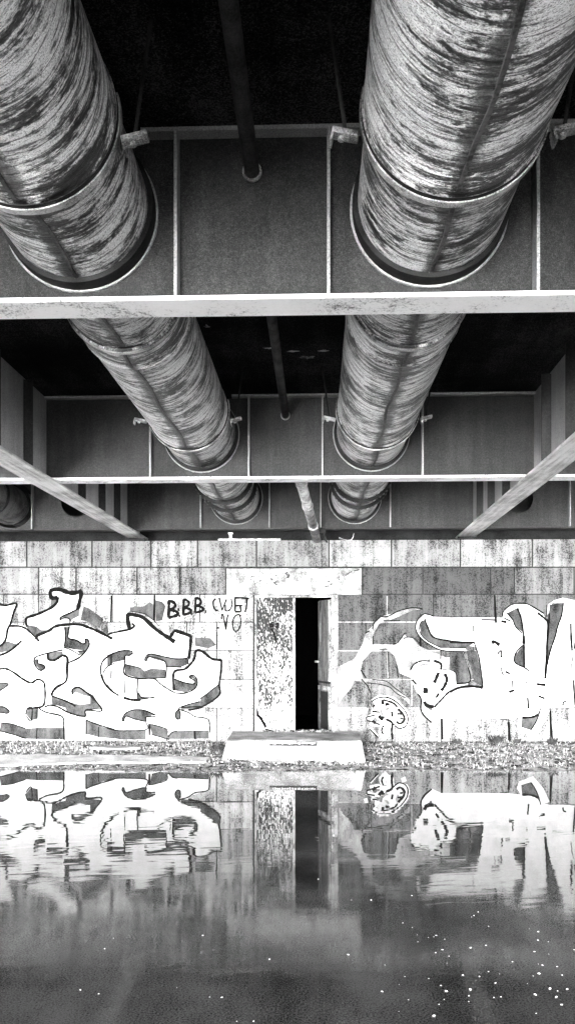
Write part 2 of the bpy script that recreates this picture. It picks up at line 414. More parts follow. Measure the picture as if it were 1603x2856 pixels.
for t, cx in ((pl, -1.128), (pr, .530)):
    for gy in GY:
        ring(t, cx, PZ, gy - .062, .33, .3635, .09, 'gasket', M['rubber'])
        ring(t, cx, PZ, gy - .014, .364, .3725, .012, 'sleeve', M['side_web'])
    ring(t, cx, PZ, 5.0, .343, .360, .03, 'band', M['strap'])
    for yb_ in ((10.35, 10.95) if cx < 0 else (10.25, 10.75)):
        c = ring(t, cx, PZ, yb_, .33, .372, .05, 'flange_collar', M['dark'])
        b0 = None
        for k in range(22):
            a = -1.45 + 2.9 * k / 21
            p = Vector((cx + .372 * math.sin(a), yb_ - .012, PZ - .372 * math.cos(a)))
            if b0 is None:
                bm = bmesh.new(); bmesh.ops.create_icosphere(bm, subdivisions=1, radius=.015); b0 = link('bolt', bm, M['conduit']); o = b0
            else: o = b0.copy(); COL.objects.link(o)
            o.parent = c; o.location = p
            o.rotation_euler = (random.random(), random.random(), random.random())
M['dark_pipe'] = m_speckled('dark_jacket', .015, .16, 40, 60, .09, .6)
po = pipe(-4.32, h(1.98), .27, [(8.6, 11.2, .262), (11.2, 13.2, .258)], 'smaller dark pipe outside the left side girder, at the far left edge', 8.6)
for ch in po.children: ch.data.materials[0] = M['dark_pipe']
ring(po, -4.32, h(1.98), 12.0, .255, .29, .04, 'sleeve', M['rod'])
ring(po, -4.32, h(1.98), 11.2, .255, .285, .04, 'band', M['rod'])

# hangers: strap under the pipe, an ear each side, a rod up to the deck
def hanger(cx, y, label):
    t = thing('pipe_hanger', label, 'pipe hanger', (cx, y, DECK), 'strap hangers carrying the pipes')
    bm = bmesh.new(); ri, ro, w = .358, .366, .038
    lathe_y(bm, cx, PZ, [(ri, y - w / 2), (ro, y - w / 2), (ro, y + w / 2), (ri, y + w / 2), (ri, y - w / 2)], 44, -R(104), R(104)); link('strap', bm, M['strap'], t)
    bm = bmesh.new(); lathe_y(bm, cx, PZ, [(.350, y - .045), (.3600, y - .042), (.3600, y - .0192), (.350, y - .0192), (.350, y - .042)], 44, -R(104), R(104)); link('gasket', bm, M['rubber'], t)
    for s in (-1, 1):
        ex = cx + s * .40; ez = PZ - .085
        bm = bmesh.new(); box(bm, -.052, .052, -.03, .03, -.011, .011); bevel(bm, .003)
        tube(bm, [(-.012, 0, -.026), (-.012, 0, -.0112)], .013, 6); box(bm, -.052, -.044, -.03, .03, -.045, -.0112)
        bmesh.ops.rotate(bm, verts=bm.verts, cent=(0, 0, 0), matrix=__import__('mathutils').Matrix.Rotation(-s * .22, 3, 'Y'))
        bmesh.ops.translate(bm, verts=bm.verts, vec=(ex + s * .02, y, ez)); link('ear', bm, M['strap'], t)
        bm = bmesh.new(); tube(bm, [(ex + s * .02, y, ez + .02), (ex + s * .085, y - .01, DECK - .001)], .008, 8); link('rod', bm, M['rod'], t)
    return t
hanger(-1.128, 3.34, 'steel strap hanger around the left pipe in front of the nearest cross girder')
hanger(.530, 3.34, 'steel strap hanger around the right pipe in front of the nearest cross girder')
hanger(-1.128, 7.53, 'steel strap hanger around the left pipe in front of the second cross girder')
hanger(.530, 7.53, 'steel strap hanger around the right pipe in front of the second cross girder')

# small conduit along the deck, in one length per bay
for i, (y0, y1) in enumerate(((-.3, 4.08), (4.3, 8.40))):
    z = h(2.235); bm = bmesh.new(); tube(bm, [(-.31, y0, z + .02), (-.308, (y0 + y1) / 2, z + .008), (-.305, y1, z)], .036, 16)
    t = tag(link('conduit', bm, M['conduit'], None, True), ('thin dark conduit between the pipes, running into the nearest cross girder', 'thin dark conduit between the two pipes, running into the second cross girder')[i], 'conduit', 'conduit under the deck')
    bm = bmesh.new(); lathe_y(bm, -.305, z, [(.037, y1 - .03), (.046, y1 - .03), (.046, y1 - .012), (.037, y1 - .012), (.037, y1 - .03)], 20); link('end_ring', bm, M['strap'], t)
    for yy in ((1.6, 3.0) if i == 0 else (5.6, 6.9)):
        bm = bmesh.new(); box(bm, -.335, -.285, yy - .015, yy + .015, z + .045, DECK - .001); link('clip', bm, M['rod'], t)

# slanting drain pipe in the last bay
p0 = Vector((-.19, 8.9, h(1.78))); p1 = Vector((0.0, 12.26, h(1.50)))
bm = bmesh.new(); tube(bm, [p0, p1], .058, 18)
dr = tag(link('drain_pipe', bm, M['drain'], None, True), 'thin pale drain pipe slanting down to the wall top above the door', 'drain pipe')
for f in (.12, .42, .74):
    q = p0.lerp(p1, f); d = (p1 - p0).normalized(); bm = bmesh.new(); tube(bm, [q - d * .03, q + d * .03], .067, 18); link('coupling', bm, M['strap'], dr)
bm = bmesh.new(); q = p0.lerp(p1, .86); box(bm, q.x + .062, q.x + .15, q.y - .04, q.y + .04, q.z - .02, q.z + .05); bevel(bm, .006)
tube(bm, [(q.x + .11, q.y, q.z - .02), (q.x + .17, q.y + .02, q.z - .14)], .014, 8); link('valve', bm, M['dark'], dr)

# ------------------------------------------------------------------ wall
WX0, WX1 = -9.0, 8.6
D0 = at(709, 1660, WALL_Y); D1 = at(931, 2052, WALL_Y)      # door opening
DX0, DX1, DZ0, DZ1 = D0.x, D1.x, D1.z, D0.z
bm = bmesh.new()
plate(bm, [(WX0, -.6), (DX0, -.6), (DX0, DZ0), (DX0, DZ1), (DX1, DZ1), (DX1, DZ0), (DX1, -.6), (WX1, -.6), (WX1, SEAT - .002), (WX0, SEAT - .002)], [], WALL_Y + .013, WALL_Y + .34)
box(bm, DX0 - .001, DX1 + .001, WALL_Y + .02, WALL_Y + .34, -.6, DZ0 - .003)
lay = bm.verts.layers.float.new('tone')
for v in bm.verts: v[lay] = .03
rows = [1508, 1582, 1657.5, 1735, 1815, 1895, 1974.5, 2069, 2180]
def S(l): return [x / .9020 for x in l]
J = [S([-560, -400, -250, -90, 68, 232, 380, 497, 645, 827, 984, 1157, 1338, 1500, 1660, 1820]),
     S([-520, -380, -220, -60, 98, 192, 345, 453, 568, 910, 1063, 1233, 1293, 1443, 1600, 1760]),
     S([-560, -400, -250, -90, 10, 98, 187, 283, 390, 503, 638, 848, 973, 1090, 1243, 1400, 1560, 1720]),
     S([-520, -380, -220, -60, 60, 160, 270, 380, 470, 545, 638, 848, 920, 1055, 1190, 1330, 1480, 1640]),
     S([-560, -400, -250, -90, 30, 140, 283, 350, 470, 545, 638, 848, 975, 1107, 1260, 1420, 1580]),
     S([-520, -380, -220, -60, 60, 160, 270, 390, 500, 638, 848, 930, 1035, 1180, 1325, 1480, 1640]),
     S([-560, -400, -250, -90, 105, 215, 280, 420, 545, 638, 848, 985, 1110, 1278, 1383, 1560]),
     S([-520, -300, -60, 160, 390, 638, 848, 1100, 1383, 1600])]
lx, rx = 638 / .902, 848 / .902
rt = random.Random(3)
for ri in range(8):
    js = [-1e4] + J[ri] + [1e4]; y0, y1 = rows[ri], rows[ri + 1]
    for a, b in zip(js, js[1:]):
        mid = (a + b) / 2
        if ri >= 2 and lx - 2 <= a and b <= rx + 2: continue
        if ri == 1 and abs(a - 568 / .902) < 2: continue
        p, q = at(a, y1, WALL_Y), at(b, y0, WALL_Y)
        x0, x1 = max(p.x, WX0), min(q.x, WX1); z0, z1 = p.z, q.z
        if ri >= 2 and abs(b - lx) < 3: x1 = DX0 - .012
        if ri >= 2 and abs(a - rx) < 3: x0 = DX1 + .012
        if x1 - x0 < .05: continue
        if ri == 7: z1 = min(z1, at(0, rows[7], WALL_Y).z); z0 = -.6
        right = mid > rx
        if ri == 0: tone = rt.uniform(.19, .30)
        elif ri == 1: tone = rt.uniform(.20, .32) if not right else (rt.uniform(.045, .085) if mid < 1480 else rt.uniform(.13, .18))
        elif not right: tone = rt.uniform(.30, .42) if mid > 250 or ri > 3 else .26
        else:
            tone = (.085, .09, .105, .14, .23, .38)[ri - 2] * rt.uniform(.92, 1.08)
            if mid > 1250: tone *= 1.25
        g = .011 if ri < 2 else (.008 if not right else .009)
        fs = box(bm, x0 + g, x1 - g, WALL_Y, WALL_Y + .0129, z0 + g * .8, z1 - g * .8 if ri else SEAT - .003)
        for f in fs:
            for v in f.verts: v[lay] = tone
# light mortar in the joints to the right of the door
for ri in range(3, 7):
    z = at(900, rows[ri], WALL_Y).z
    for f in box(bm, DX1 + .03, DX1 + 2.1, WALL_Y + .003, WALL_Y + .0125, z - .008, z + .008):
        for v in f.verts: v[lay] = .34
for xs, ri in ((973, 2), (975, 4), (1107, 4), (930, 5), (1035, 5)):
    a, b = at(xs / .902, rows[ri + 1], WALL_Y), at(xs / .902, rows[ri], WALL_Y)
    for f in box(bm, a.x - .0085, a.x + .0085, WALL_Y + .003, WALL_Y + .0125, a.z + .02, b.z - .02):
        for v in f.verts: v[lay] = .30
wall = tag(link('abutment_wall', bm, M['wall']), 'pale stone block wall with graffiti and a doorway across the water', 'wall')
# backwall above the seat
bm = bmesh.new(); box(bm, WX0, WX1, 12.985, 13.3, SEAT - .25, DECK + .3); box(bm, WX0, WX1, WALL_Y + .341, 12.984, SEAT - .25, SEAT - .004)
link('backwall', bm, M['dark'], wall)
# lintel
a, b = at(568 / .902, 1655, WALL_Y), at(910 / .902, 1584, WALL_Y)
bm = bmesh.new(); box(bm, a.x + .012, b.x - .006, WALL_Y - .03, WALL_Y + .012, DZ1 + .004, b.z - .006); bevel(bm, .006)
lintel = link('lintel', bm, M['lintel'], wall)

# door frame, leaves, dark room behind
bm = bmesh.new(); fw = .045
plate(bm, [(DX0 + .001, DZ0), (DX0 + fw * .55, DZ0), (DX0 + fw * .55, DZ1 - fw * .6), (DX1 - fw * .8, DZ1 - fw * .6), (DX1 - fw * .8, DZ0), (DX1 - .001, DZ0), (DX1 - .001, DZ1 - .001), (DX0 + .001, DZ1 - .001)], [], WALL_Y + .05, WALL_Y + .16)
link('door_frame', bm, M['frame'], wall)
bm = bmesh.new(); e = .05                                     # plaster reveal round the right edge
box(bm, DX1 + .0005, DX1 + .055, WALL_Y - .012, WALL_Y - .0004, DZ0, DZ1); link('door_trim', bm, M['lintel'], wall)
# closed left leaf: steel sheet with its lower corner bent away
L0, L1 = DX0 + .03, at(823, 1800, WALL_Y + .1).x
bz = DZ0 + .02
cut = [(L0, DZ1 - .035), (L0, bz + .36), (L0 + .022, bz + .33), (L0 + .03, bz + .27), (L0 + .075, bz + .235), (L0 + .09, bz + .19), (L0 + .125, bz + .15), (L0 + .135, bz + .105), (L0 + .12, bz + .07), (L0 + .20, bz + .05), (L0 + .27, bz + .045), (L0 + .30, bz + .02), (L1 - .09, bz + .012), (L1, bz + .012), (L1, DZ1 - .035)]
bm = bmesh.new(); plate(bm, cut, [], WALL_Y + .09, WALL_Y + .115)
leaf = link('door_leaf', bm, M['door'], wall); leaf['label'] = 'closed left door leaf with peeling pale paint and a torn lower corner'
bm = bmesh.new(); box(bm, L1 - .035, L1 - .001, WALL_Y + .082, WALL_Y + .0898, bz + .015, DZ1 - .04); link('edge_strip', bm, M['frame'], leaf)
bm = bmesh.new(); box(bm, L0 + .002, L0 + .018, WALL_Y + .084, WALL_Y + .0898, bz + .37, bz + .75); link('hinge', bm, M['frame'], leaf)
bm = bmesh.new(); plate(bm, [(DX0 + .004, DZ0 + .002), (DX0 + .15, DZ0 + .03), (DX0 + .155, DZ0 + .09), (DX0 + .10, DZ0 + .19), (DX0 + .05, DZ0 + .26), (DX0 + .004, DZ0 + .265)], [], WALL_Y + .055, WALL_Y + .07)
link('broken_board', bm, M['frame'], wall)
# right leaf swung open into the room
from mathutils import Matrix
hx, hy, ang, lw = DX1 - .045, WALL_Y + .15, R(72), .55
Z0, Z1 = DZ0 + .03, DZ1 - .05
def leafpart(name, x0, x1, y0, y1, z0, z1, mat, parent, bev=.003):
    bm = bmesh.new(); box(bm, x0, x1, y0, y1, z0, z1); bevel(bm, bev)
    bmesh.ops.transform(bm, verts=bm.verts, matrix=Matrix.Translation((hx, hy, 0)) @ Matrix.Rotation(-ang, 4, 'Z'))
    return link(name, bm, mat, parent)
leaf2 = leafpart('door_leaf', -lw, 0, 0, .03, Z0, Z1, M['door_old'], wall); leaf2['label'] = 'right door leaf standing open, old wood with light rails and a dark lower panel'
leafpart('rail', -lw + .001, -.001, -.013, -.0004, Z0 + .60, Z0 + .66, M['frame'], leaf2)
leafpart('rail', -lw + .001, -.001, -.013, -.0004, Z0 + .70, Z0 + .73, M['dark'], leaf2)
for zz in ((Z0, Z0 + .595), (Z0 + .735, Z1 - .01)):
    leafpart('stile', -.08, -.002, -.013, -.0004, zz[0], zz[1], M['frame'], leaf2)
    leafpart('stile', -lw + .002, -lw + .09, -.013, -.0004, zz[0], zz[1], M['door_old'], leaf2)
leafpart('panel', -lw + .1, -.09, -.006, -.0004, Z0 + .03, Z0 + .58, M['dark'], leaf2)
leafpart('handle', -lw - .05, -lw + .06, -.05, -.02, Z0 + 1.0, Z0 + 1.03, M['strap'], leaf2)
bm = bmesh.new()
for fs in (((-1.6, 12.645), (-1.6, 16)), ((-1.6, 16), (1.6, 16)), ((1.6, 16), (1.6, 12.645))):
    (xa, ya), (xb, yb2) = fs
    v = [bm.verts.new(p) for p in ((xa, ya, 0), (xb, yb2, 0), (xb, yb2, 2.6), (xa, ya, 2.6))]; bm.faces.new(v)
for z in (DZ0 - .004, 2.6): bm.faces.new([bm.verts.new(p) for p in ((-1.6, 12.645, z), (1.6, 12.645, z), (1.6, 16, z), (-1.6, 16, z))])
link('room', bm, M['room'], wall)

# ------------------------------------------------------------------ spray paint
def smooth(pts, n=5):
    if len(pts) < 3: return pts
    out = []
    for i in range(len(pts) - 1):
        p0, p1, p2, p3 = pts[max(i - 1, 0)], pts[i], pts[i + 1], pts[min(i + 2, len(pts) - 1)]
        for k in range(n):
            t = k / n
            out.append(tuple(.5 * (2 * b + (c - a) * t + (2 * a - 5 * b + 4 * c - d) * t * t + (3 * b - a - 3 * c + d) * t ** 3) for a, b, c, d in zip(p0, p1, p2, p3)))
    return out + [pts[-1]]
REG = {1: (0, 1620, .2213), 2: (300, 1620, .23513), 3: (620, 1570, .27663), 4: (940, 1660, .24205), 5: (1253, 1660, .24205), 6: (400, 1570, .27663), 0: (0, 0, 1)}
class Paint:
    """flat spray-paint film lying on the wall face, each stroke a hair in front of the last"""
    def __init__(s, y): s.bm = bmesh.new(); s.y = y; s.k = 0
    def to(s, reg, pts):
        ox, oy, sc = REG[reg]; return [at(ox + x * sc, oy + y * sc, WALL_Y) for x, y in pts]
    def line(s, reg, pts, w, sm=True, taper=False):
        q = s.to(reg, smooth(pts) if sm else pts); w = w * 1.6 * REG[reg][2] / 195.0
        s.k += 1; y = s.y - s.k * .00006; prev = None
        for i, p in enumerate(q):
            a, b = q[max(i - 1, 0)], q[min(i + 1, len(q) - 1)]; d = Vector((b.x - a.x, 0, b.z - a.z))
            if d.length < 1e-6: continue
            d.normalize(); n = Vector((-d.z, 0, d.x)); ww = w * .5 * random.uniform(.75, 1.2)
            if taper: ww *= .35 + .65 * math.sin(math.pi * (i + .6) / (len(q) + .2))
            c = (s.bm.verts.new((p.x + n.x * ww, y, p.z + n.z * ww)), s.bm.verts.new((p.x - n.x * ww, y, p.z - n.z * ww)))
            if prev: s.bm.faces.new((prev[0], prev[1], c[1], c[0]))
            prev = c
    def poly(s, reg, pts, sm=False):
        q = s.to(reg, smooth(pts + [pts[0]], 4)[:-1] if sm else pts); s.k += 1; y = s.y - s.k * .00006
        tris = geometry.tessellate_polygon([[Vector((p.x, p.z, 0)) for p in q]])
        vs = [s.bm.verts.new((p.x, y, p.z)) for p in q]
        for a, b, c in tris:
            try: s.bm.faces.new((vs[a], vs[b], vs[c]))
            except ValueError: pass
    def end(s, name, mat, parent): 
        return link(name, s.bm, mat, parent)
YF, YS, YO = WALL_Y - .002, WALL_Y - .006, WALL_Y - .011

# --- left piece
f = Paint(YF)
f.poly(1, [(0, 330), (215, 300), (140, 540), (330, 570), (345, 460), (640, 350), (720, 260), (650, 215), (650, 130), (1030, 140), (1005, 420), (890, 540), (1100, 550), (1390, 690), (1500, 690), (1500, 2010), (810, 2010), (0, 2010)])
f.poly(2, [(18, 640), (260, 580), (245, 410), (420, 430), (600, 580), (745, 670), (800, 600), (990, 650), (965, 930), (1040, 930), (1055, 830), (1140, 840), (1250, 930), (1350, 940), (1330, 1330), (1130, 1490), (960, 1560), (1190, 1640), (1210, 1800), (700, 1870), (0, 1860)])
fill_l = f.end('graffiti', M['whitespray'], wall)
fill_l['label'] = 'large white wild-style lettering with black outlines and grey shadows left of the door'
g = Paint(YS)
for pts in ([(650, 220), (735, 215), (715, 290), (645, 345)], [(765, 480), (800, 430), (900, 390), (1005, 345), (1000, 440), (910, 490), (880, 550), (875, 480), (800, 460)],
            [(1060, 320), (1130, 350), (1310, 480), (1260, 590), (1100, 510), (1020, 495)], [(345, 555), (470, 575), (520, 620), (610, 620), (480, 690), (470, 735), (350, 620)],
            [(835, 580), (875, 580), (865, 720), (960, 745), (1030, 790), (1090, 785), (1075, 740), (1110, 745), (1125, 810), (1085, 880), (940, 865), (815, 835), (830, 720)],
            [(985, 885), (1085, 890), (1015, 940)], [(490, 950), (700, 890), (790, 890), (800, 925), (750, 975), (690, 1000), (610, 985), (600, 925)],
            [(440, 990), (480, 985), (485, 1040), (570, 1060), (570, 1110), (520, 1130), (440, 1050)], [(50, 780), (95, 760), (210, 795), (230, 810), (120, 880), (0, 910), (0, 850)],
            [(920, 1430), (925, 1370), (990, 1340), (1060, 1375), (1180, 1440), (1280, 1600), (1100, 1620), (1070, 1700), (960, 1690), (850, 1650), (830, 1600), (660, 1550), (650, 1460), (720, 1465), (860, 1520), (1010, 1560), (1140, 1545), (1140, 1460), (1050, 1440), (960, 1400)],
            [(330, 1680), (350, 1610), (480, 1610), (470, 1740), (400, 1760)], [(20, 1790), (150, 1800), (330, 1860), (480, 1850), (800, 1850), (810, 2000), (300, 1990), (120, 1920), (0, 1890)],
            [(1090, 1755), (1180, 1780), (1300, 1840), (1446, 1870), (1446, 1990), (1250, 1970), (1090, 1930)], [(0, 1580), (60, 1590), (125, 1640), (100, 1670), (0, 1670)], [(0, 1285), (110, 1300), (0, 1385)]): g.poly(1, pts)
for pts in ([(0, 890), (60, 860), (150, 835), (260, 832), (298, 858), (270, 885), (215, 890), (205, 940), (70, 970), (0, 1030)],
            [(210, 990), (400, 1035), (440, 1070), (520, 1040), (690, 1050), (690, 1145), (530, 1155), (370, 1155), (205, 1105)],
            [(440, 935), (480, 880), (540, 868), (680, 900), (820, 918), (950, 912), (970, 985), (880, 1020), (690, 1015), (690, 965), (560, 930), (500, 905), (465, 945)],
            [(795, 1170), (930, 1210), (1000, 1222), (1035, 1200), (1020, 1160), (970, 1140), (1010, 1120), (1060, 1170), (1050, 1270), (930, 1325), (800, 1300)],
            [(1325, 1220), (1325, 1355), (1130, 1490), (1000, 1530), (880, 1530), (870, 1495), (1000, 1450), (1100, 1430), (1110, 1380), (1240, 1290)],
            [(805, 1580), (845, 1520), (865, 1560), (860, 1630), (825, 1635)], [(175, 1640), (215, 1570), (300, 1532), (430, 1532), (560, 1590), (470, 1615), (455, 1665), (330, 1640), (225, 1605), (195, 1665)],
            [(0, 1755), (100, 1775), (460, 1770), (455, 1880), (150, 1880), (0, 1850)], [(500, 1700), (580, 1715), (700, 1760), (720, 1830), (790, 1785), (1035, 1785), (1200, 1775), (1205, 1870), (730, 1875), (530, 1820)],
            [(365, 1330), (400, 1370), (555, 1385), (430, 1410), (365, 1410)], [(270, 315), (440, 300), (500, 250), (545, 280), (545, 470), (440, 400), (270, 360)], [(570, 230), (650, 250), (690, 300), (650, 470), (575, 480)], [(1040, 670), (1220, 680), (1290, 760), (1200, 800), (1040, 770)]): g.poly(2, pts)
g.end('shading', M['shade'], fill_l)
o = Paint(YO)
for pts, w in (([(350, 580), (335, 520), (350, 465), (480, 420), (640, 345), (720, 275), (735, 205)], 22), ([(735, 210), (660, 215), (640, 150), (670, 115), (760, 110), (900, 155), (1040, 130)], 34), ([(1035, 130), (1015, 230), (985, 360)], 34),
               ([(985, 355), (880, 410), (780, 455), (765, 490), (810, 470), (880, 480), (890, 545)], 12), ([(0, 290), (80, 310), (215, 285), (180, 400), (140, 540), (105, 610), (75, 750), (0, 830)], 18),
               ([(130, 570), (240, 570), (330, 600), (400, 660), (500, 760)], 16), ([(470, 740), (480, 690), (620, 630), (690, 580), (800, 555), (1000, 550), (1130, 590), (1250, 640), (1420, 730)], 24),
               ([(825, 580), (830, 720), (815, 830)], 14), ([(880, 570), (865, 715), (960, 745), (1040, 790), (1085, 780), (1080, 740), (1110, 740), (1130, 800), (1090, 880), (1000, 970), (870, 1030)], 13),
               ([(810, 840), (900, 870), (1010, 935)], 9), ([(970, 885), (1085, 885)], 10), ([(800, 870), (690, 890), (480, 950), (435, 1000), (460, 1080), (520, 1130), (575, 1090), (540, 1055), (485, 1040), (485, 990)], 11),
               ([(610, 900), (615, 985), (690, 1000), (760, 960), (800, 940), (855, 975), (850, 1100), (840, 1260), (720, 1340), (670, 1400), (655, 1450)], 20), ([(0, 1110), (90, 1110), (180, 1155), (300, 1240), (400, 1285), (470, 1245), (530, 1255), (570, 1320), (560, 1560), (430, 1600), (350, 1610)], 16),
               ([(0, 940), (120, 890), (220, 810), (280, 755)], 18), ([(660, 1450), (850, 1520), (960, 1580)], 14), ([(570, 1590), (640, 1565), (740, 1590), (850, 1650), (960, 1690), (1080, 1705), (1090, 1630), (1290, 1635), (1180, 1480), (1060, 1380), (990, 1340), (920, 1370), (920, 1430)], 15),
               ([(1290, 1610), (1100, 1620)], 9), ([(500, 1610), (600, 1660), (790, 1710), (810, 1850), (815, 2005)], 13), ([(330, 1680), (350, 1610), (410, 1600), (400, 1765), (335, 1700)], 10), ([(480, 1610), (475, 1740)], 10), ([(475, 1850), (465, 2000)], 9),
               ([(20, 1785), (150, 1800), (330, 1860)], 8), ([(0, 1890), (120, 1920), (330, 1985)], 10), ([(1090, 1750), (1090, 1935)], 10), ([(1090, 1752), (1240, 1810), (1446, 1870)], 10), ([(1250, 1840), (1245, 1970)], 10),
               ([(0, 1580), (60, 1590), (125, 1640), (100, 1670), (40, 1660)], 9), ([(0, 1285), (115, 1300), (0, 1390)], 9), ([(1275, 1180), (1280, 1060), (1330, 980), (1446, 905)], 13), ([(1280, 1180), (1330, 1300), (1446, 1415)], 20), ([(1300, 1170), (1350, 1090), (1446, 1040)], 9), ([(1410, 920), (1410, 1060)], 9)):
    o.line(1, pts, w)
for pts, w in (([(0, 665), (25, 630), (150, 600), (265, 575), (320, 535), (290, 505)], 15), ([(265, 575), (245, 410), (340, 410), (430, 440), (560, 560), (640, 620), (800, 725)], 30), ([(740, 685), (795, 600), (850, 605), (990, 655)], 26), ([(990, 650), (985, 760), (965, 920)], 24), ([(955, 915), (820, 925), (650, 895), (530, 868), (470, 885), (445, 935), (465, 945), (500, 900), (690, 965), (690, 1150)], 10),
               ([(965, 920), (955, 975), (970, 985)], 8), ([(690, 1015), (880, 1025)], 9), ([(790, 1300), (790, 1085), (920, 1045), (1000, 970), (1035, 910), (1055, 830), (1130, 840), (1240, 925), (1352, 940)], 20), ([(1352, 935), (1345, 1080), (1325, 1230), (1325, 1355), (1130, 1490), (960, 1535)], 16),
               ([(1325, 1225), (1230, 1300), (1100, 1400)], 9), ([(1100, 1430), (980, 1460), (870, 1500), (1000, 1495), (1110, 1490)], 10), ([(795, 1165), (930, 1210), (1030, 1222), (1035, 1185), (970, 1140), (1020, 1120), (1065, 1180), (1045, 1270), (930, 1330), (790, 1330)], 11),
               ([(0, 890), (150, 833), (270, 830), (300, 858), (260, 885), (215, 890), (208, 980), (205, 1105), (370, 1160), (550, 1160), (640, 1230), (750, 1300), (800, 1325)], 11), ([(210, 990), (400, 1035)], 9), ([(530, 1155), (695, 1150)], 10), ([(365, 1165), (355, 1300), (365, 1410)], 10), ([(0, 1235), (60, 1310), (140, 1360)], 12), ([(195, 1385), (290, 1410), (400, 1412)], 22),
               ([(50, 865), (45, 1000)], 9), ([(48, 1060), (45, 1160)], 10), ([(210, 1180), (208, 1330)], 7), ([(745, 1160), (752, 1250)], 7), ([(370, 1330), (420, 1390), (560, 1380)], 12), ([(865, 1500), (840, 1525), (805, 1580), (825, 1635), (862, 1630), (865, 1560), (845, 1525), (960, 1560), (1040, 1610), (1190, 1640), (1210, 1730), (1212, 1800)], 10),
               ([(175, 1640), (220, 1570), (310, 1530), (430, 1532), (570, 1590)], 10), ([(570, 1610), (460, 1615), (455, 1665), (330, 1640), (220, 1605), (195, 1665), (175, 1640)], 10), ([(455, 1670), (470, 1760), (230, 1775), (100, 1770), (0, 1750)], 9), ([(500, 1695), (500, 1830)], 16), ([(500, 1700), (580, 1715), (700, 1755), (715, 1810)], 8), ([(720, 1850), (770, 1795), (830, 1780)], 9), ([(1035, 1780), (1040, 1880)], 14), ([(830, 1785), (1200, 1775)], 6), ([(530, 1825), (740, 1880)], 7),
               ([(52, 175), (42, 490)], 11), ([(560, 170), (553, 470)], 13), ([(1298, 605), (1298, 810)], 9), ([(260, 362), (430, 385), (540, 460), (610, 535)], 5), ([(0, 160), (340, 160)], 6), ([(340, 160), (860, 160)], 9)):
    o.line(2, pts, w)
o.end('outline', M['ink'], fill_l)

# --- writing beside the door
t = Paint(YO)
def ltr(reg, w, *strokes):
    for s_ in strokes: t.line(reg, s_, w, len(s_) > 2)
for x, y, sx, sy, w in ((252, 385, 1.0, 1.0, 20), (402, 370, .82, .92, 17), (522, 355, .85, .88, 17)):
    P = lambda a, b: (x + a * sx, y + b * sy)
    t.line(6, [P(8, -2), P(6, 80), P(2, 168)], w); t.line(6, [P(0, 2), P(38, 4), P(70, 32), P(60, 66), P(10, 92)], w); t.line(6, [P(10, 92), P(60, 98), P(98, 120), P(80, 146), P(2, 168)], w)
for x, y in ((366, 535), (357, 470), (486, 512), (629, 491)): t.line(6, [(x - 8, y), (x + 8, y + 1)], 18, False)
ltr(6, 11, [(730, 362), (705, 390), (712, 450), (735, 478), (755, 478)])                                    # C
ltr(6, 9, [(765, 350), (795, 480)], [(838, 368), (795, 480)])                                               # V
ltr(6, 9, [(885, 362), (895, 420), (870, 475), (830, 480), (828, 425)])                                     # J
ltr(6, 12, [(925, 355), (925, 490)], [(920, 353), (990, 352)], [(925, 432), (998, 430)], [(925, 492), (985, 492)], [(975, 432), (985, 492)])   # E
ltr(6, 12, [(990, 353), (1065, 360)], [(1045, 360), (1040, 440), (1025, 495)])                              # T
ltr(6, 9, [(790, 570), (790, 530), (805, 528), (833, 672)], [(833, 672), (845, 560), (860, 520)])            # N
ltr(6, 9, [(985, 535), (955, 520), (915, 550), (900, 600), (908, 668), (935, 690), (968, 660), (982, 600), (978, 550), (968, 528)])  # O
ltr(6, 10, [(745, 655), (765, 655)])
wr = t.end('lettering', M['ink'], wall); wr['label'] = 'black handwritten letters B.B.B. CVJET NO'
t = Paint(WALL_Y - .0325)
for pts, w in (([(250, 160), (310, 140), (360, 140), (410, 160), (360, 195)], 8), ([(290, 150), (285, 260)], 9), ([(320, 185), (360, 230), (395, 258)], 12), ([(405, 100), (450, 160), (475, 205)], 10), ([(430, 95), (465, 160)], 8), ([(490, 150), (520, 190), (580, 185)], 12), ([(510, 170), (545, 220), (580, 215)], 10), ([(540, 140), (575, 135)], 26), ([(640, 100), (660, 130), (650, 150)], 20),
               ([(945, 185), (975, 215), (1040, 240), (1100, 215), (1135, 170)], 10), ([(1000, 205), (1060, 200), (1110, 150)], 14), ([(1160, 180), (1200, 175), (1195, 120)], 22), ([(280, 285), (330, 310)], 10), ([(1110, 300), (1150, 285)], 10), ([(1240, 130), (1300, 90), (1380, 70)], 8)): t.line(3, pts, w)
t.end('scribble', M['ink_worn'], lintel)
# scribble on the open leaf is part of its worn wood; graffiti numerals on the closed leaf
t = Paint(WALL_Y + .0890)
t.line(3, [(500, 590), (478, 625), (490, 645), (510, 630), (485, 615)], 10); t.line(3, [(530, 620), (555, 605), (550, 650), (528, 635)], 10); t.line(3, [(490, 660), (520, 720), (540, 800)], 14)
t.line(3, [(600, 940), (620, 1020), (590, 1080)], 9); t.line(3, [(640, 830), (690, 900)], 6)
t.end('scribble', M['ink'], leaf)

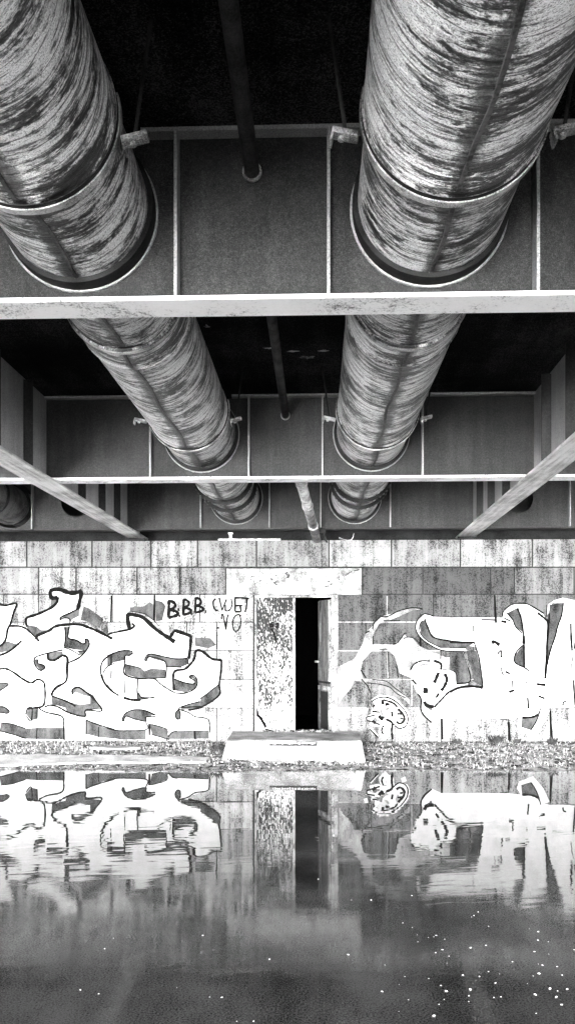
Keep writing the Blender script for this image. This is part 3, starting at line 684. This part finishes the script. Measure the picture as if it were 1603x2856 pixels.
# --- right piece
f = Paint(YF)
f.poly(4, [(905, 380), (920, 300), (1000, 220), (1110, 245), (1446, 255), (1480, 255), (1480, 640), (1220, 640), (1040, 560), (940, 470)])
thin = Paint(YF + .0004)
thin.poly(4, [(970, 1210), (940, 1130), (850, 960), (720, 900), (660, 700), (560, 610), (400, 640), (290, 760), (270, 860), (300, 960), (600, 1000), (700, 1100), (830, 1200), (830, 1260), (640, 1080), (560, 1040), (350, 1010), (200, 980), (170, 1060), (60, 1180), (20, 1250), (20, 1000), (0, 830), (200, 730), (290, 560), (330, 430), (410, 350), (510, 245), (700, 190), (860, 145), (975, 160), (870, 175), (700, 250), (600, 290), (480, 330), (410, 460), (400, 560), (640, 570), (720, 520), (770, 450), (800, 480), (860, 490), (950, 590), (1090, 650), (1250, 720), (1350, 700), (1400, 900), (1370, 1020), (1446, 1010), (1500, 1010), (1500, 1420), (1200, 1420), (1090, 1465), (970, 1360)])
f.poly(4, [(960, 1310), (1000, 1390), (1090, 1465), (1200, 1420), (1500, 1420), (1500, 1060), (1446, 1060), (1300, 1105), (1115, 1290), (1000, 1225)])
f.poly(4, [(845, 865), (880, 800), (960, 760), (1110, 755), (1190, 860), (1255, 860), (1340, 880), (1370, 1020), (1300, 1105), (1115, 1290), (1000, 1225), (920, 1130), (850, 960)])
f.poly(5, [(0, 255), (480, 255), (610, 260), (610, 200), (720, 100), (900, 110), (1080, 220), (1120, 330), (1100, 900), (1190, 1000), (1446, 980), (1446, 1290), (1150, 1300), (1040, 1310), (1000, 1390), (660, 1425), (0, 1420), (0, 1110), (120, 1065), (380, 1065), (300, 600), (0, 530)])
f.poly(5, [(1120, 240), (1130, 110), (1200, 60), (1300, 30), (1446, 60), (1446, 300), (1446, 975), (1200, 990), (1110, 960), (1140, 640), (1210, 480), (1290, 200), (1300, 90), (1180, 90)])
f.poly(5, [(820, 1410), (1000, 1385), (1045, 1300), (1150, 1330), (1080, 1480), (960, 1620), (800, 1560), (770, 1480)])
fill_r = f.end('graffiti', M['whitespray'], wall); thin.end('overspray', M['thinspray'], fill_r); fill_r['label'] = 'large rounded white spray-can lettering with thin black outlines right of the door'
g = Paint(YS)
for reg, pts in ((4, [(945, 330), (985, 290), (1010, 290), (1060, 420), (1110, 485), (1300, 525), (1300, 610), (1190, 610), (1040, 530), (960, 450)]), (5, [(0, 530), (285, 545), (190, 605), (0, 605)]), (5, [(190, 640), (270, 630), (310, 650), (345, 810), (365, 900), (380, 1050), (280, 1000), (240, 820), (225, 780)]), (5, [(0, 650), (150, 650), (210, 830), (235, 995), (80, 1020), (70, 900), (0, 860)]),
                 (5, [(655, 210), (770, 150), (820, 270), (845, 430), (760, 370), (720, 270)]), (5, [(840, 590), (855, 830), (745, 770), (750, 700), (790, 640)]), (5, [(1150, 110), (1300, 90), (1285, 220), (1240, 350), (1210, 480), (1150, 640), (1110, 900), (1115, 600), (1130, 330)]),
                 (5, [(830, 1410), (1000, 1385), (1040, 1310), (1000, 1440), (930, 1555), (820, 1520)]), (4, [(980, 1100), (1050, 1080), (1040, 1130), (990, 1130)]), (4, [(990, 1220), (1110, 1280), (1080, 1330), (1000, 1280)])): g.poly(reg, pts)
g.end('shading', M['shade'], fill_r)
o = Paint(YO)
for pts, w in (([(1110, 245), (1010, 215), (940, 260), (905, 330), (905, 400), (950, 480), (1040, 555), (1200, 635), (1460, 650)], 9), ([(975, 295), (945, 350), (955, 440), (1040, 530), (1190, 605)], 7), ([(1005, 275), (1040, 370), (1100, 480), (1250, 520), (1460, 545)], 13), ([(1110, 245), (1446, 255)], 5),
               ([(500, 245), (580, 245), (700, 185), (860, 145), (980, 160)], 9), ([(500, 245), (430, 310), (405, 390)], 8), ([(370, 410), (320, 440)], 10), ([(640, 570), (700, 540), (770, 445), (800, 440)], 8), ([(765, 505), (800, 485), (880, 495), (950, 560)], 7), ([(530, 295), (720, 295)], 8), ([(950, 480), (960, 590)], 14), ([(1190, 640), (1188, 740)], 10),
               ([(840, 865), (880, 800), (960, 760), (1065, 760)], 12), ([(940, 825), (985, 797), (1050, 795)], 8), ([(1110, 755), (1190, 790), (1190, 860)], 18), ([(1210, 860), (1255, 860)], 6), ([(1165, 890), (1140, 950), (1115, 1010)], 24), ([(1235, 905), (1260, 970), (1230, 1050), (1195, 1100)], 22), ([(1370, 1020), (1365, 900), (1340, 880)], 6), ([(1370, 1020), (1446, 1010)], 9),
               ([(920, 1130), (965, 1200), (960, 1310), (1000, 1390), (1085, 1465)], 12), ([(1115, 1290), (1200, 1200), (1300, 1105), (1446, 1060)], 13), ([(1000, 1225), (1030, 1270), (1110, 1285)], 22), ([(1165, 1130), (1150, 1160), (1130, 1180)], 16), ([(990, 1100), (1040, 1095)], 40), ([(860, 970), (910, 1030)], 14),
               ([(270, 860), (330, 955)], 12), ([(340, 1010), (480, 1025), (600, 1060), (680, 1130), (780, 1180)], 7), ([(280, 970), (350, 1050), (385, 1130)], 8), ([(400, 970), (560, 990), (650, 1060), (770, 1150)], 6), ([(1200, 1420), (1205, 1660)], 16), ([(680, 790), (700, 950)], 8), ([(585, 650), (590, 890)], 8), ([(410, 470), (415, 570)], 8)): o.line(4, pts, w)
for pts, w in (([(0, 255), (480, 250)], 5), ([(360, 282), (540, 287)], 10), ([(515, 0), (530, 320)], 15), ([(270, 350), (272, 420)], 7), ([(605, 240), (620, 180), (700, 115), (790, 95), (900, 105), (1080, 210)], 9), ([(590, 300), (650, 310)], 16), ([(625, 265), (700, 300)], 9), ([(655, 205), (720, 280), (760, 370), (830, 435)], 9), ([(775, 150), (820, 270), (850, 480), (852, 600), (855, 830)], 14), ([(850, 470), (850, 560)], 22), ([(850, 570), (765, 655), (745, 770), (860, 835), (910, 875)], 10),
               ([(1010, 205), (1090, 270), (1130, 330), (1118, 560), (1110, 760), (1095, 960)], 16), ([(1115, 110), (1115, 250)], 9), ([(1140, 210), (1140, 320)], 12), ([(1305, 90), (1285, 230), (1240, 360), (1210, 480), (1155, 640), (1120, 800)], 10), ([(1390, 325), (1395, 500), (1405, 640)], 14), ([(1420, 980), (1435, 1200), (1446, 1290)], 14), ([(1446, 520), (1430, 620)], 14), ([(1390, 880), (1400, 800), (1415, 700)], 6),
               ([(280, 545), (330, 700), (360, 880), (380, 1065)], 10), ([(380, 1065), (250, 1050), (110, 1065), (0, 1115)], 20), ([(210, 830), (235, 990), (85, 1020)], 9), ([(0, 645), (155, 650), (165, 680)], 7), ([(0, 545), (285, 545)], 12), ([(190, 610), (0, 607)], 8), ([(480, 545), (520, 540), (570, 575)], 24), ([(515, 640), (525, 640)], 24), ([(550, 675), (590, 640), (590, 720)], 12), ([(595, 830), (600, 890), (620, 920)], 9), ([(640, 880), (690, 905)], 16), ([(720, 980), (725, 1080)], 8), ([(680, 1115), (740, 1095)], 20), ([(885, 990), (885, 1020)], 8), ([(895, 1180), (905, 1305)], 14),
               ([(1000, 1025), (1100, 1035)], 16), ([(1020, 1162), (1090, 1190)], 14), ([(1300, 1270), (1305, 1235), (1335, 1222)], 12), ([(675, 1460), (690, 1690)], 16), ([(575, 1430), (660, 1430)], 7), ([(1155, 1330), (1160, 1480), (1180, 1700)], 15), ([(1045, 1300), (1000, 1440), (930, 1555)], 9), ([(830, 1410), (940, 1405), (1015, 1375)], 16)): o.line(5, pts, w)
o.end('outline', M['ink'], fill_r)
# small white tag with dark loops near the ground right of the door
f = Paint(WALL_Y - .004)
f.line(4, [(480, 1175), (600, 1190), (710, 1260), (790, 1370), (800, 1450), (760, 1510), (690, 1500), (640, 1460)], 38)
for pts, w in (([(410, 1230), (480, 1200), (500, 1280), (430, 1290)], 46), ([(520, 1210), (580, 1230), (560, 1330), (640, 1330)], 60), ([(640, 1260), (640, 1400), (700, 1440)], 50), ([(340, 1420), (430, 1390), (520, 1420)], 34), ([(380, 1460), (470, 1490), (560, 1440)], 40), ([(560, 1440), (610, 1480), (600, 1620)], 56), ([(540, 1500), (520, 1580), (580, 1640)], 44), ([(310, 1320), (350, 1330)], 40), ([(390, 1350), (450, 1340)], 26), ([(740, 1560), (790, 1580)], 34), ([(380, 1530), (470, 1630)], 14), ([(740, 1380), (700, 1470)], 34)): f.line(4, pts, w)
tg = f.end('graffiti', M['whitespray'], wall); tg['label'] = 'small white looping tag with numerals near the ground right of the door'
o = Paint(YO + .001)
for pts, w in (([(395, 1225), (480, 1180), (600, 1185), (720, 1265), (800, 1370), (810, 1460), (770, 1520), (700, 1530), (640, 1480)], 7), ([(520, 1205), (525, 1260)], 12), ([(525, 1205), (640, 1240), (690, 1290)], 10), ([(580, 1240), (560, 1265), (600, 1250)], 12), ([(700, 1310), (760, 1380), (770, 1440), (720, 1480), (680, 1455)], 12), ([(690, 1365), (740, 1370)], 9), ([(720, 1415), (755, 1420)], 9), ([(340, 1400), (430, 1385)], 9), ([(340, 1400), (345, 1440), (430, 1470), (490, 1490)], 8), ([(405, 1440), (440, 1480)], 14), ([(480, 1385), (510, 1430), (530, 1395)], 14), ([(560, 1430), (630, 1470), (625, 1560), (635, 1660)], 12), ([(530, 1500), (510, 1560), (530, 1600)], 9), ([(625, 1340), (635, 1400)], 9), ([(400, 1340), (455, 1342)], 8), ([(375, 1540), (470, 1640)], 7), ([(410, 1270), (430, 1280)], 18)): o.line(4, pts, w * 1.5)
o.end('outline', M['ink'], tg)

# ------------------------------------------------------------------ bank, step, path, water
def shore(x):                    # waterline distance, nearer on the left
    return 10.78 + .13 * math.tanh(x * .8) + .05 * math.sin(x * 1.7 + .6) + .025 * math.sin(x * 6.1) + .012 * math.sin(x * 15.0 + 1)
WB = at(800, 2069, WALL_Y).z      # ground level at the foot of the wall
def bank_z(x, y):
    s = (y - shore(x)) / (WALL_Y - shore(x))
    z = WB * s if s > 0 else (.20 * s)
    return z + .010 * math.sin(x * 7.3 + y * 5) * math.sin(y * 9 + x * 3) * min(1, max(0, s * 6))
bm = bmesh.new(); nx, ny = 420, 34
g = [[None] * (ny + 1) for _ in range(nx + 1)]
for i in range(nx + 1):
    x = WX0 + (WX1 - WX0) * i / nx
    for j in range(ny + 1):
        y = 9.8 + (WALL_Y + .01 - 9.8) * j / ny
        g[i][j] = bm.verts.new((x, y, bank_z(x, y) + random.uniform(-.006, .006)))
for i in range(nx):
    for j in range(ny): bm.faces.new((g[i][j], g[i + 1][j], g[i + 1][j + 1], g[i][j + 1]))
kind(link('bank', bm, M['bank'], None, True), 'structure')
bm = bmesh.new(); v = [bm.verts.new(p) for p in ((-150, -150, 0), (150, -150, 0), (150, 12.31, 0), (-150, 12.31, 0))]; bm.faces.new(v)
kind(link('water', bm, M['water']), 'structure')
bm = bmesh.new(); box(bm, -150, 150, 13.31, 150, -1, 2.2); box(bm, -150, WX0 - .01, 12.4, 13.309, -1, 2.0); box(bm, WX1 + .01, 150, 12.4, 13.309, -1, 2.0)
bmesh.ops.delete(bm, geom=[], context='VERTS')
# leave the dark room clear of earth
emb = bmesh.new()
for b in ((-150, -1.62, 13.31, 150), (1.62, 150, 13.31, 150), (-1.619, 1.619, 16.02, 150)): box(emb, b[0], b[1], b[2], b[3], -1, 2.2)
for b in ((-150, WX0 - .01, 12.4, 13.309), (WX1 + .01, 150, 12.4, 13.309)): box(emb, b[0], b[1], b[2], b[3], -1, 2.0)
bm.free(); kind(link('embankment', emb, M['earth']), 'structure')

# path of pale concrete along the water on the left
bm = bmesh.new(); pts_f, pts_b = [], []
N = 60
for k in range(N + 1):
    x = WX0 + (-1.42 - WX0) * k / N; wv = .02 * math.sin(x * 5) + .012 * math.sin(x * 13)
    t_ = max(0, min(1, (x + 4.6) / 3.2))
    pts_f.append((x, shore(x) + .16 + .30 * t_ + wv)); pts_b.append((x, shore(x) + .72 - .02 * t_ + wv * .6))
top = [[bm.verts.new((x, y, bank_z(x, y) + .022)) for x, y in l] for l in (pts_f, pts_b)]
low = [[bm.verts.new((x, y, bank_z(x, y) - .05)) for x, y in l] for l in (pts_f, pts_b)]
for k in range(N):
    bm.faces.new((top[0][k], top[0][k + 1], top[1][k + 1], top[1][k])); bm.faces.new((low[0][k], low[0][k + 1], top[0][k + 1], top[0][k]))
    bm.faces.new((top[1][k], top[1][k + 1], low[1][k + 1], low[1][k]))
kind(link('path', bm, M['path']), 'structure')

# concrete step before the door
SY = 11.22
st = thing('concrete_step', 'pale concrete block step in front of the doorway, with a dark grating', 'step', (-.3, SY, 0))
f0, f1 = dx(570, 1862, SY).x, dx(908, 1862, SY).x; g0, g1 = dx(556, 1914, SY).x, dx(921, 1914, SY).x
zt = dx(700, 1862, SY).z; zb = dx(700, 1916, SY).z - .06
bm = bmesh.new()
v = [bm.verts.new(p) for p in ((g0, SY - .03, zb), (g1, SY - .03, zb), (g1 + .02, WALL_Y - .014, zb), (g0 - .02, WALL_Y - .014, zb), (f0, SY, zt), (f1, SY, zt), (f1 + .02, WALL_Y - .014, zt + .01), (f0 - .02, WALL_Y - .014, zt + .01))]
for q in ((0, 3, 2, 1), (4, 5, 6, 7), (0, 1, 5, 4), (1, 2, 6, 5), (2, 3, 7, 6), (3, 0, 4, 7)): bm.faces.new([v[i] for i in q])
bmesh.ops.subdivide_edges(bm, edges=bm.edges[:], cuts=14, use_grid_fill=True)
for vv in bm.verts:
    if vv.co.z > zt - .03 and vv.co.y < SY + .02: vv.co += Vector((random.uniform(-.01, .01), random.uniform(-.004, .022), random.uniform(-.022, .003)))
    elif vv.co.z > zb + .1: vv.co += Vector((random.uniform(-.004, .004), random.uniform(-.004, .004), random.uniform(-.004, .004)))
link('block', bm, M['concrete'], st)
a, b = dx(678, 1866, SY), dx(797, 1876, SY)
bm = bmesh.new(); box(bm, a.x, b.x, SY - .022, SY - .005, b.z, a.z); gr = link('grating', bm, M['dark'], st)
bm = bmesh.new()
k = a.x + .01
while k < b.x - .02:
    w = random.uniform(.006, .02); box(bm, k, k + w, SY - .026, SY - .0222, b.z + random.uniform(.018, .03), a.z - .004); k += w + random.uniform(.006, .02)
link('bars', bm, M['strap'], gr)

def lump(bm, p, r, flat=.7, rnd=random):
    vs = bmesh.ops.create_icosphere(bm, subdivisions=1, radius=r)['verts']
    rot = Matrix.Rotation(rnd.random() * 6, 3, 'Z')
    for v in vs:
        c = rot @ v.co; c = Vector((c.x * rnd.uniform(.7, 1.25), c.y * rnd.uniform(.7, 1.25), c.z * flat * rnd.uniform(.7, 1.2))); v.co = c + p
# gravel: countless little stones
bm = bmesh.new(); tet = ((0, 1, 2), (0, 2, 3), (0, 3, 1), (1, 3, 2))
for _ in range(9000):
    x = random.uniform(-5.4, 4.6); y = shore(x) + random.random() ** .8 * (WALL_Y - shore(x))
    if -1.25 < x < .70 and y > SY - .05: continue
    if x < -1.45 and shore(x) + .2 < y < shore(x) + .72 and random.random() < .80: continue
    r = random.uniform(.006, .02) * (1.5 if random.random() < .08 else 1); z = bank_z(x, y) + r * .4
    vs = [bm.verts.new((x + r * random.uniform(-1, 1), y + r * random.uniform(-1, 1), z + r * random.uniform(-.6, 1.2))) for _ in range(4)]
    for q in tet: bm.faces.new([vs[i] for i in q])
bmesh.ops.recalc_face_normals(bm, faces=bm.faces[:])
kind(link('gravel', bm, M['stone']), 'stuff')
# short dry grass
bm = bmesh.new()
for _ in range(5200):
    x = random.uniform(-5.4, 4.6)
    if x > .7: y = random.uniform(shore(x) + .1, WALL_Y - .03)
    else:
        y = random.uniform(WALL_Y - .75, WALL_Y - .03)
        if x > -1.3: continue
    n_ = math.sin(x * 3.1) + math.sin(x * 7.7 + y * 6)
    if n_ < random.uniform(-1.6, 1.6): continue
    z = bank_z(x, y); hh = random.uniform(.02, .07); a_ = random.uniform(0, math.pi); w = .004
    lx_, ly_ = random.uniform(-.03, .03), random.uniform(-.03, .03)
    v = [bm.verts.new(p) for p in ((x - w * math.cos(a_), y - w * math.sin(a_), z - .005), (x + w * math.cos(a_), y + w * math.sin(a_), z - .005), (x + lx_, y + ly_, z + hh))]
    bm.faces.new(v)
kind(link('grass', bm, M['grass']), 'stuff')
# dark weeds at the foot of the wall
for i, (xd, s_, lab) in enumerate(((1150, .8, 'small dark weed tuft at the foot of the wall below the white rounded lettering'), (1247, 1.35, 'largest dark weed tuft at the foot of the wall, right of the door'), (1300, .8, 'low dark weed tuft between the two bigger tufts at the wall foot'), (1388, 1.0, 'dark weed tuft at the wall foot nearest the right edge'), (545, 1.3, 'dark weed tuft beside the left end of the concrete step'))):
    p = dx(xd, 1872, WALL_Y - .06) if xd != 545 else dx(xd, 1885, 11.7); p.z = bank_z(p.x, p.y)
    bm = bmesh.new()
    for _ in range(int(90 * s_)):
        a_ = random.uniform(0, math.tau); l = random.uniform(.04, .11) * s_; ra = random.uniform(0, .05) * s_; u = random.uniform(.3, 1.2)
        b0_ = p + Vector((math.cos(a_) * ra, math.sin(a_) * ra * .5, -.005)); tip = b0_ + Vector((math.cos(a_) * l * .6, math.sin(a_) * l * .3, l * u)); sd = Vector((-math.sin(a_), math.cos(a_), 0)) * .011
        mid = b0_.lerp(tip, .5) + Vector((0, 0, .01)); vs = [bm.verts.new(q) for q in (b0_, mid + sd, tip, mid - sd)]; bm.faces.new(vs)
    tag(link('weed', bm, M['weed']), lab, 'plant', 'weeds at the wall foot')
# rubble on the sill
bm = bmesh.new()
for _ in range(110):
    x = random.uniform(DX0 + .12, DX1 + .05); y = random.uniform(WALL_Y - .16, WALL_Y + .08); r = random.uniform(.008, .024); lump(bm, Vector((x, y, max(zt + .008, zt + .01) + r * .4)), r)
for _ in range(260):
    x = random.uniform(g0 - .08, g1 + .08); y = SY - .03 - abs(random.gauss(0, .05)); r = random.uniform(.006, .02); lump(bm, Vector((x, y, bank_z(x, y) + r * .5 + max(0, .03 - (SY - .03 - y)) * random.random())), r)
kind(link('rubble', bm, M['stone']), 'stuff')
p = dx(880, 1843, 12.15); bm = bmesh.new(); lump(bm, Vector((at(876, 2036, WALL_Y + .1).x, WALL_Y + .1, DZ0 + .035)), .035); lump(bm, Vector((at(884, 2036, WALL_Y + .1).x, WALL_Y + .12, DZ0 + .03)), .03)
tag(link('crumpled_paper', bm, M['white']), 'small crumpled white paper lying on the sill of the dark doorway', 'paper')
# flat pale board on the left bank
p = dx(293, 1886, 11.75); bm = bmesh.new(); n = 26
tp = [bm.verts.new((p.x + .33 * math.cos(k * math.tau / n) * (1 + .12 * math.sin(3 * k)), p.y + .13 * math.sin(k * math.tau / n), bank_z(p.x, p.y) + .05)) for k in range(n)]
bt = [bm.verts.new(v.co - Vector((0, 0, .03))) for v in tp]
bm.faces.new(tp); bm.faces.new(bt[::-1])
for k in range(n): bm.faces.new((tp[k], bt[k], bt[(k + 1) % n], tp[(k + 1) % n]))
bmesh.ops.recalc_face_normals(bm, faces=bm.faces[:])
tag(link('flat_stone', bm, M['concrete']), 'flat oval pale stone lying on the gravel below the left lettering', 'stone')

# pale strip with an upright stub on the wall top
a, b = at(609, 1501, WALL_Y + .05), at(782, 1505, WALL_Y + .05)
bm = bmesh.new(); box(bm, a.x, b.x, WALL_Y + .03, WALL_Y + .09, SEAT, SEAT + .028); bevel(bm, .003)
ms = tag(link('metal_strip', bm, M['strap']), 'thin pale metal strip with a stub on the wall top under the left pipe', 'metal strip')
c_ = at(643, 1490, WALL_Y + .05).x
bm = bmesh.new(); box(bm, c_ - .018, c_ + .018, WALL_Y + .04, WALL_Y + .075, SEAT + .0285, SEAT + .10); box(bm, c_ - .032, c_ + .032, WALL_Y + .035, WALL_Y + .08, SEAT + .1002, SEAT + .118); link('stub', bm, M['strap'], ms)
# bent scrap of sheet on the wall top under the right pipe
c_ = at(972, 1498, WALL_Y + .1); bm = bmesh.new(); pr_ = [(-.14, .045), (-.08, .02), (-.02, .004), (.03, .008), (.06, .05), (.07, .10)]
A = [bm.verts.new((c_.x + x, WALL_Y + .06, SEAT + .003 + z)) for x, z in pr_]; B = [bm.verts.new((c_.x + x, WALL_Y + .20, SEAT + .003 + z)) for x, z in pr_]
for k in range(len(pr_) - 1): bm.faces.new((A[k], A[k + 1], B[k + 1], B[k]))
o = link('sheet_scrap', bm, M['strap']); md = o.modifiers.new('thickness', 'SOLIDIFY'); md.thickness = .005
tag(o, 'bent scrap of pale sheet metal on the wall top under the right pipe', 'scrap metal')

# foam flecks drifting on the water
fl = [(420, 740), (322, 740), (625, 717), (580, 855), (627, 878), (652, 915), (655, 950), (708, 928), (735, 925), (748, 918), (790, 937), (778, 990), (745, 1005), (812, 1022), (920, 980), (997, 968), (958, 800), (937, 818), (925, 825), (1010, 872), (1215, 885), (1260, 900), (1258, 942), (1310, 950), (1312, 1012), (1240, 1000), (1130, 1050), (1260, 1062), (1280, 1068), (1355, 1075), (1440, 990), (1380, 1118), (1265, 1110), (1235, 1122), (1065, 1112), (1010, 1100), (965, 1125), (880, 1118), (1045, 1157), (1205, 1160), (1318, 1185), (1357, 1197), (1405, 1188), (1243, 1215), (1350, 1227), (1073, 1227), (1038, 1230), (918, 1190), (912, 1222), (910, 1250), (797, 1198), (787, 1240), (762, 1265), (738, 1322), (710, 1135), (590, 1125), (560, 1165), (490, 1067), (475, 1200), (608, 1242), (560, 1300), (770, 1170), (1378, 1265), (1250, 1310), (305, 1015), (155, 635), (232, 415)]
fl = [(801 + x * .5546, 2100 + y * .5546) for x, y in fl] + [(x * .5546, 2100 + y * .5546) for x, y in ((1020, 918), (572, 932), (527, 985), (405, 1192), (498, 1212), (890, 1180), (1115, 1230), (1055, 1228), (1275, 1350), (1190, 1350), (1355, 1038))]
big = {(1265, 1110), (1405, 1188), (1318, 1185), (1243, 1215), (1350, 1227), (738, 1322), (797, 1198), (918, 1190), (1260, 900), (920, 980), (232, 415)}
protos = []
for k in range(4):
    bm = bmesh.new(); lump(bm, Vector((0, 0, .002)), .0085, .45); lump(bm, Vector((.006, .003, .001)), .006, .45)
    me = bpy.data.meshes.new('foam_fleck'); bm.to_mesh(me); bm.free(); me.materials.append(M['white']); protos.append(me)
for i, (xs, ys) in enumerate(fl):
    o = bpy.data.objects.new('foam_fleck', protos[i % 4]); COL.objects.link(o); o.location = onwater(xs, ys, .001)
    isbig = any(abs(801 + a * .5546 - xs) < 1 and abs(2100 + b * .5546 - ys) < 1 for a, b in big)
    s_ = (.72 if isbig else random.uniform(.25, .6)); o.scale = (s_ * random.uniform(.75, 1.3), s_ * random.uniform(.7, 1.1), s_); o.rotation_euler.z = random.random() * 6
    tag(o, 'larger white fleck of foam floating on the dark water' if isbig else 'tiny white fleck of foam floating on the dark water', 'foam fleck', 'larger foam flecks on the water' if isbig else 'foam flecks on the water')

# ------------------------------------------------------------------ camera and daylight
cam = bpy.data.objects.new('camera', bpy.data.cameras.new('camera')); COL.objects.link(cam)
cam.location = (0, 0, EYE); cam.rotation_euler = (R(90), 0, YAW)
cam.data.sensor_fit = 'VERTICAL'; cam.data.sensor_height = 36; cam.data.lens = F / 2856 * 36
cam.data.shift_y = (HOR - 1428) / 2856; cam.data.clip_end = 600; cam.data.clip_start = .05
scene.camera = cam

SUN_EL, SUN_AZ = R(TE[0]), R(180 + TE[1])           # low sun behind the camera
w = bpy.data.worlds.new('World'); scene.world = w; w.use_nodes = True
nt = w.node_tree; bg = nt.nodes['Background']
sky = nt.nodes.new('ShaderNodeTexSky'); sky.sky_type = 'NISHITA'; sky.sun_disc = False
sky.sun_elevation = SUN_EL; sky.sun_rotation = SUN_AZ
bw = nt.nodes.new('ShaderNodeRGBToBW'); nt.links.new(sky.outputs[0], bw.inputs[0]); nt.links.new(bw.outputs[0], bg.inputs[0])
bg.inputs[1].default_value = TE[2]
sd = bpy.data.lights.new('sun', 'SUN'); so = bpy.data.objects.new('sun', sd); COL.objects.link(so)
sd.energy = TE[3]; sd.angle = R(TE[4]); sd.color = (1, 1, 1)
d = Vector((math.sin(SUN_AZ) * math.cos(SUN_EL), math.cos(SUN_AZ) * math.cos(SUN_EL), math.sin(SUN_EL)))
so.rotation_euler = d.to_track_quat('Z', 'Y').to_euler()
scene.view_settings.view_transform = 'Standard'; scene.view_settings.look = 'None'
scene.view_settings.exposure = TE[5]; scene.view_settings.gamma = 1.0
scene.cycles.max_bounces = 8; scene.cycles.diffuse_bounces = 5; scene.cycles.glossy_bounces = 4
scene.cycles.sample_clamp_indirect = 10; scene.cycles.blur_glossy = 0; scene.cycles.use_denoising = True; scene.cycles.use_adaptive_sampling = False
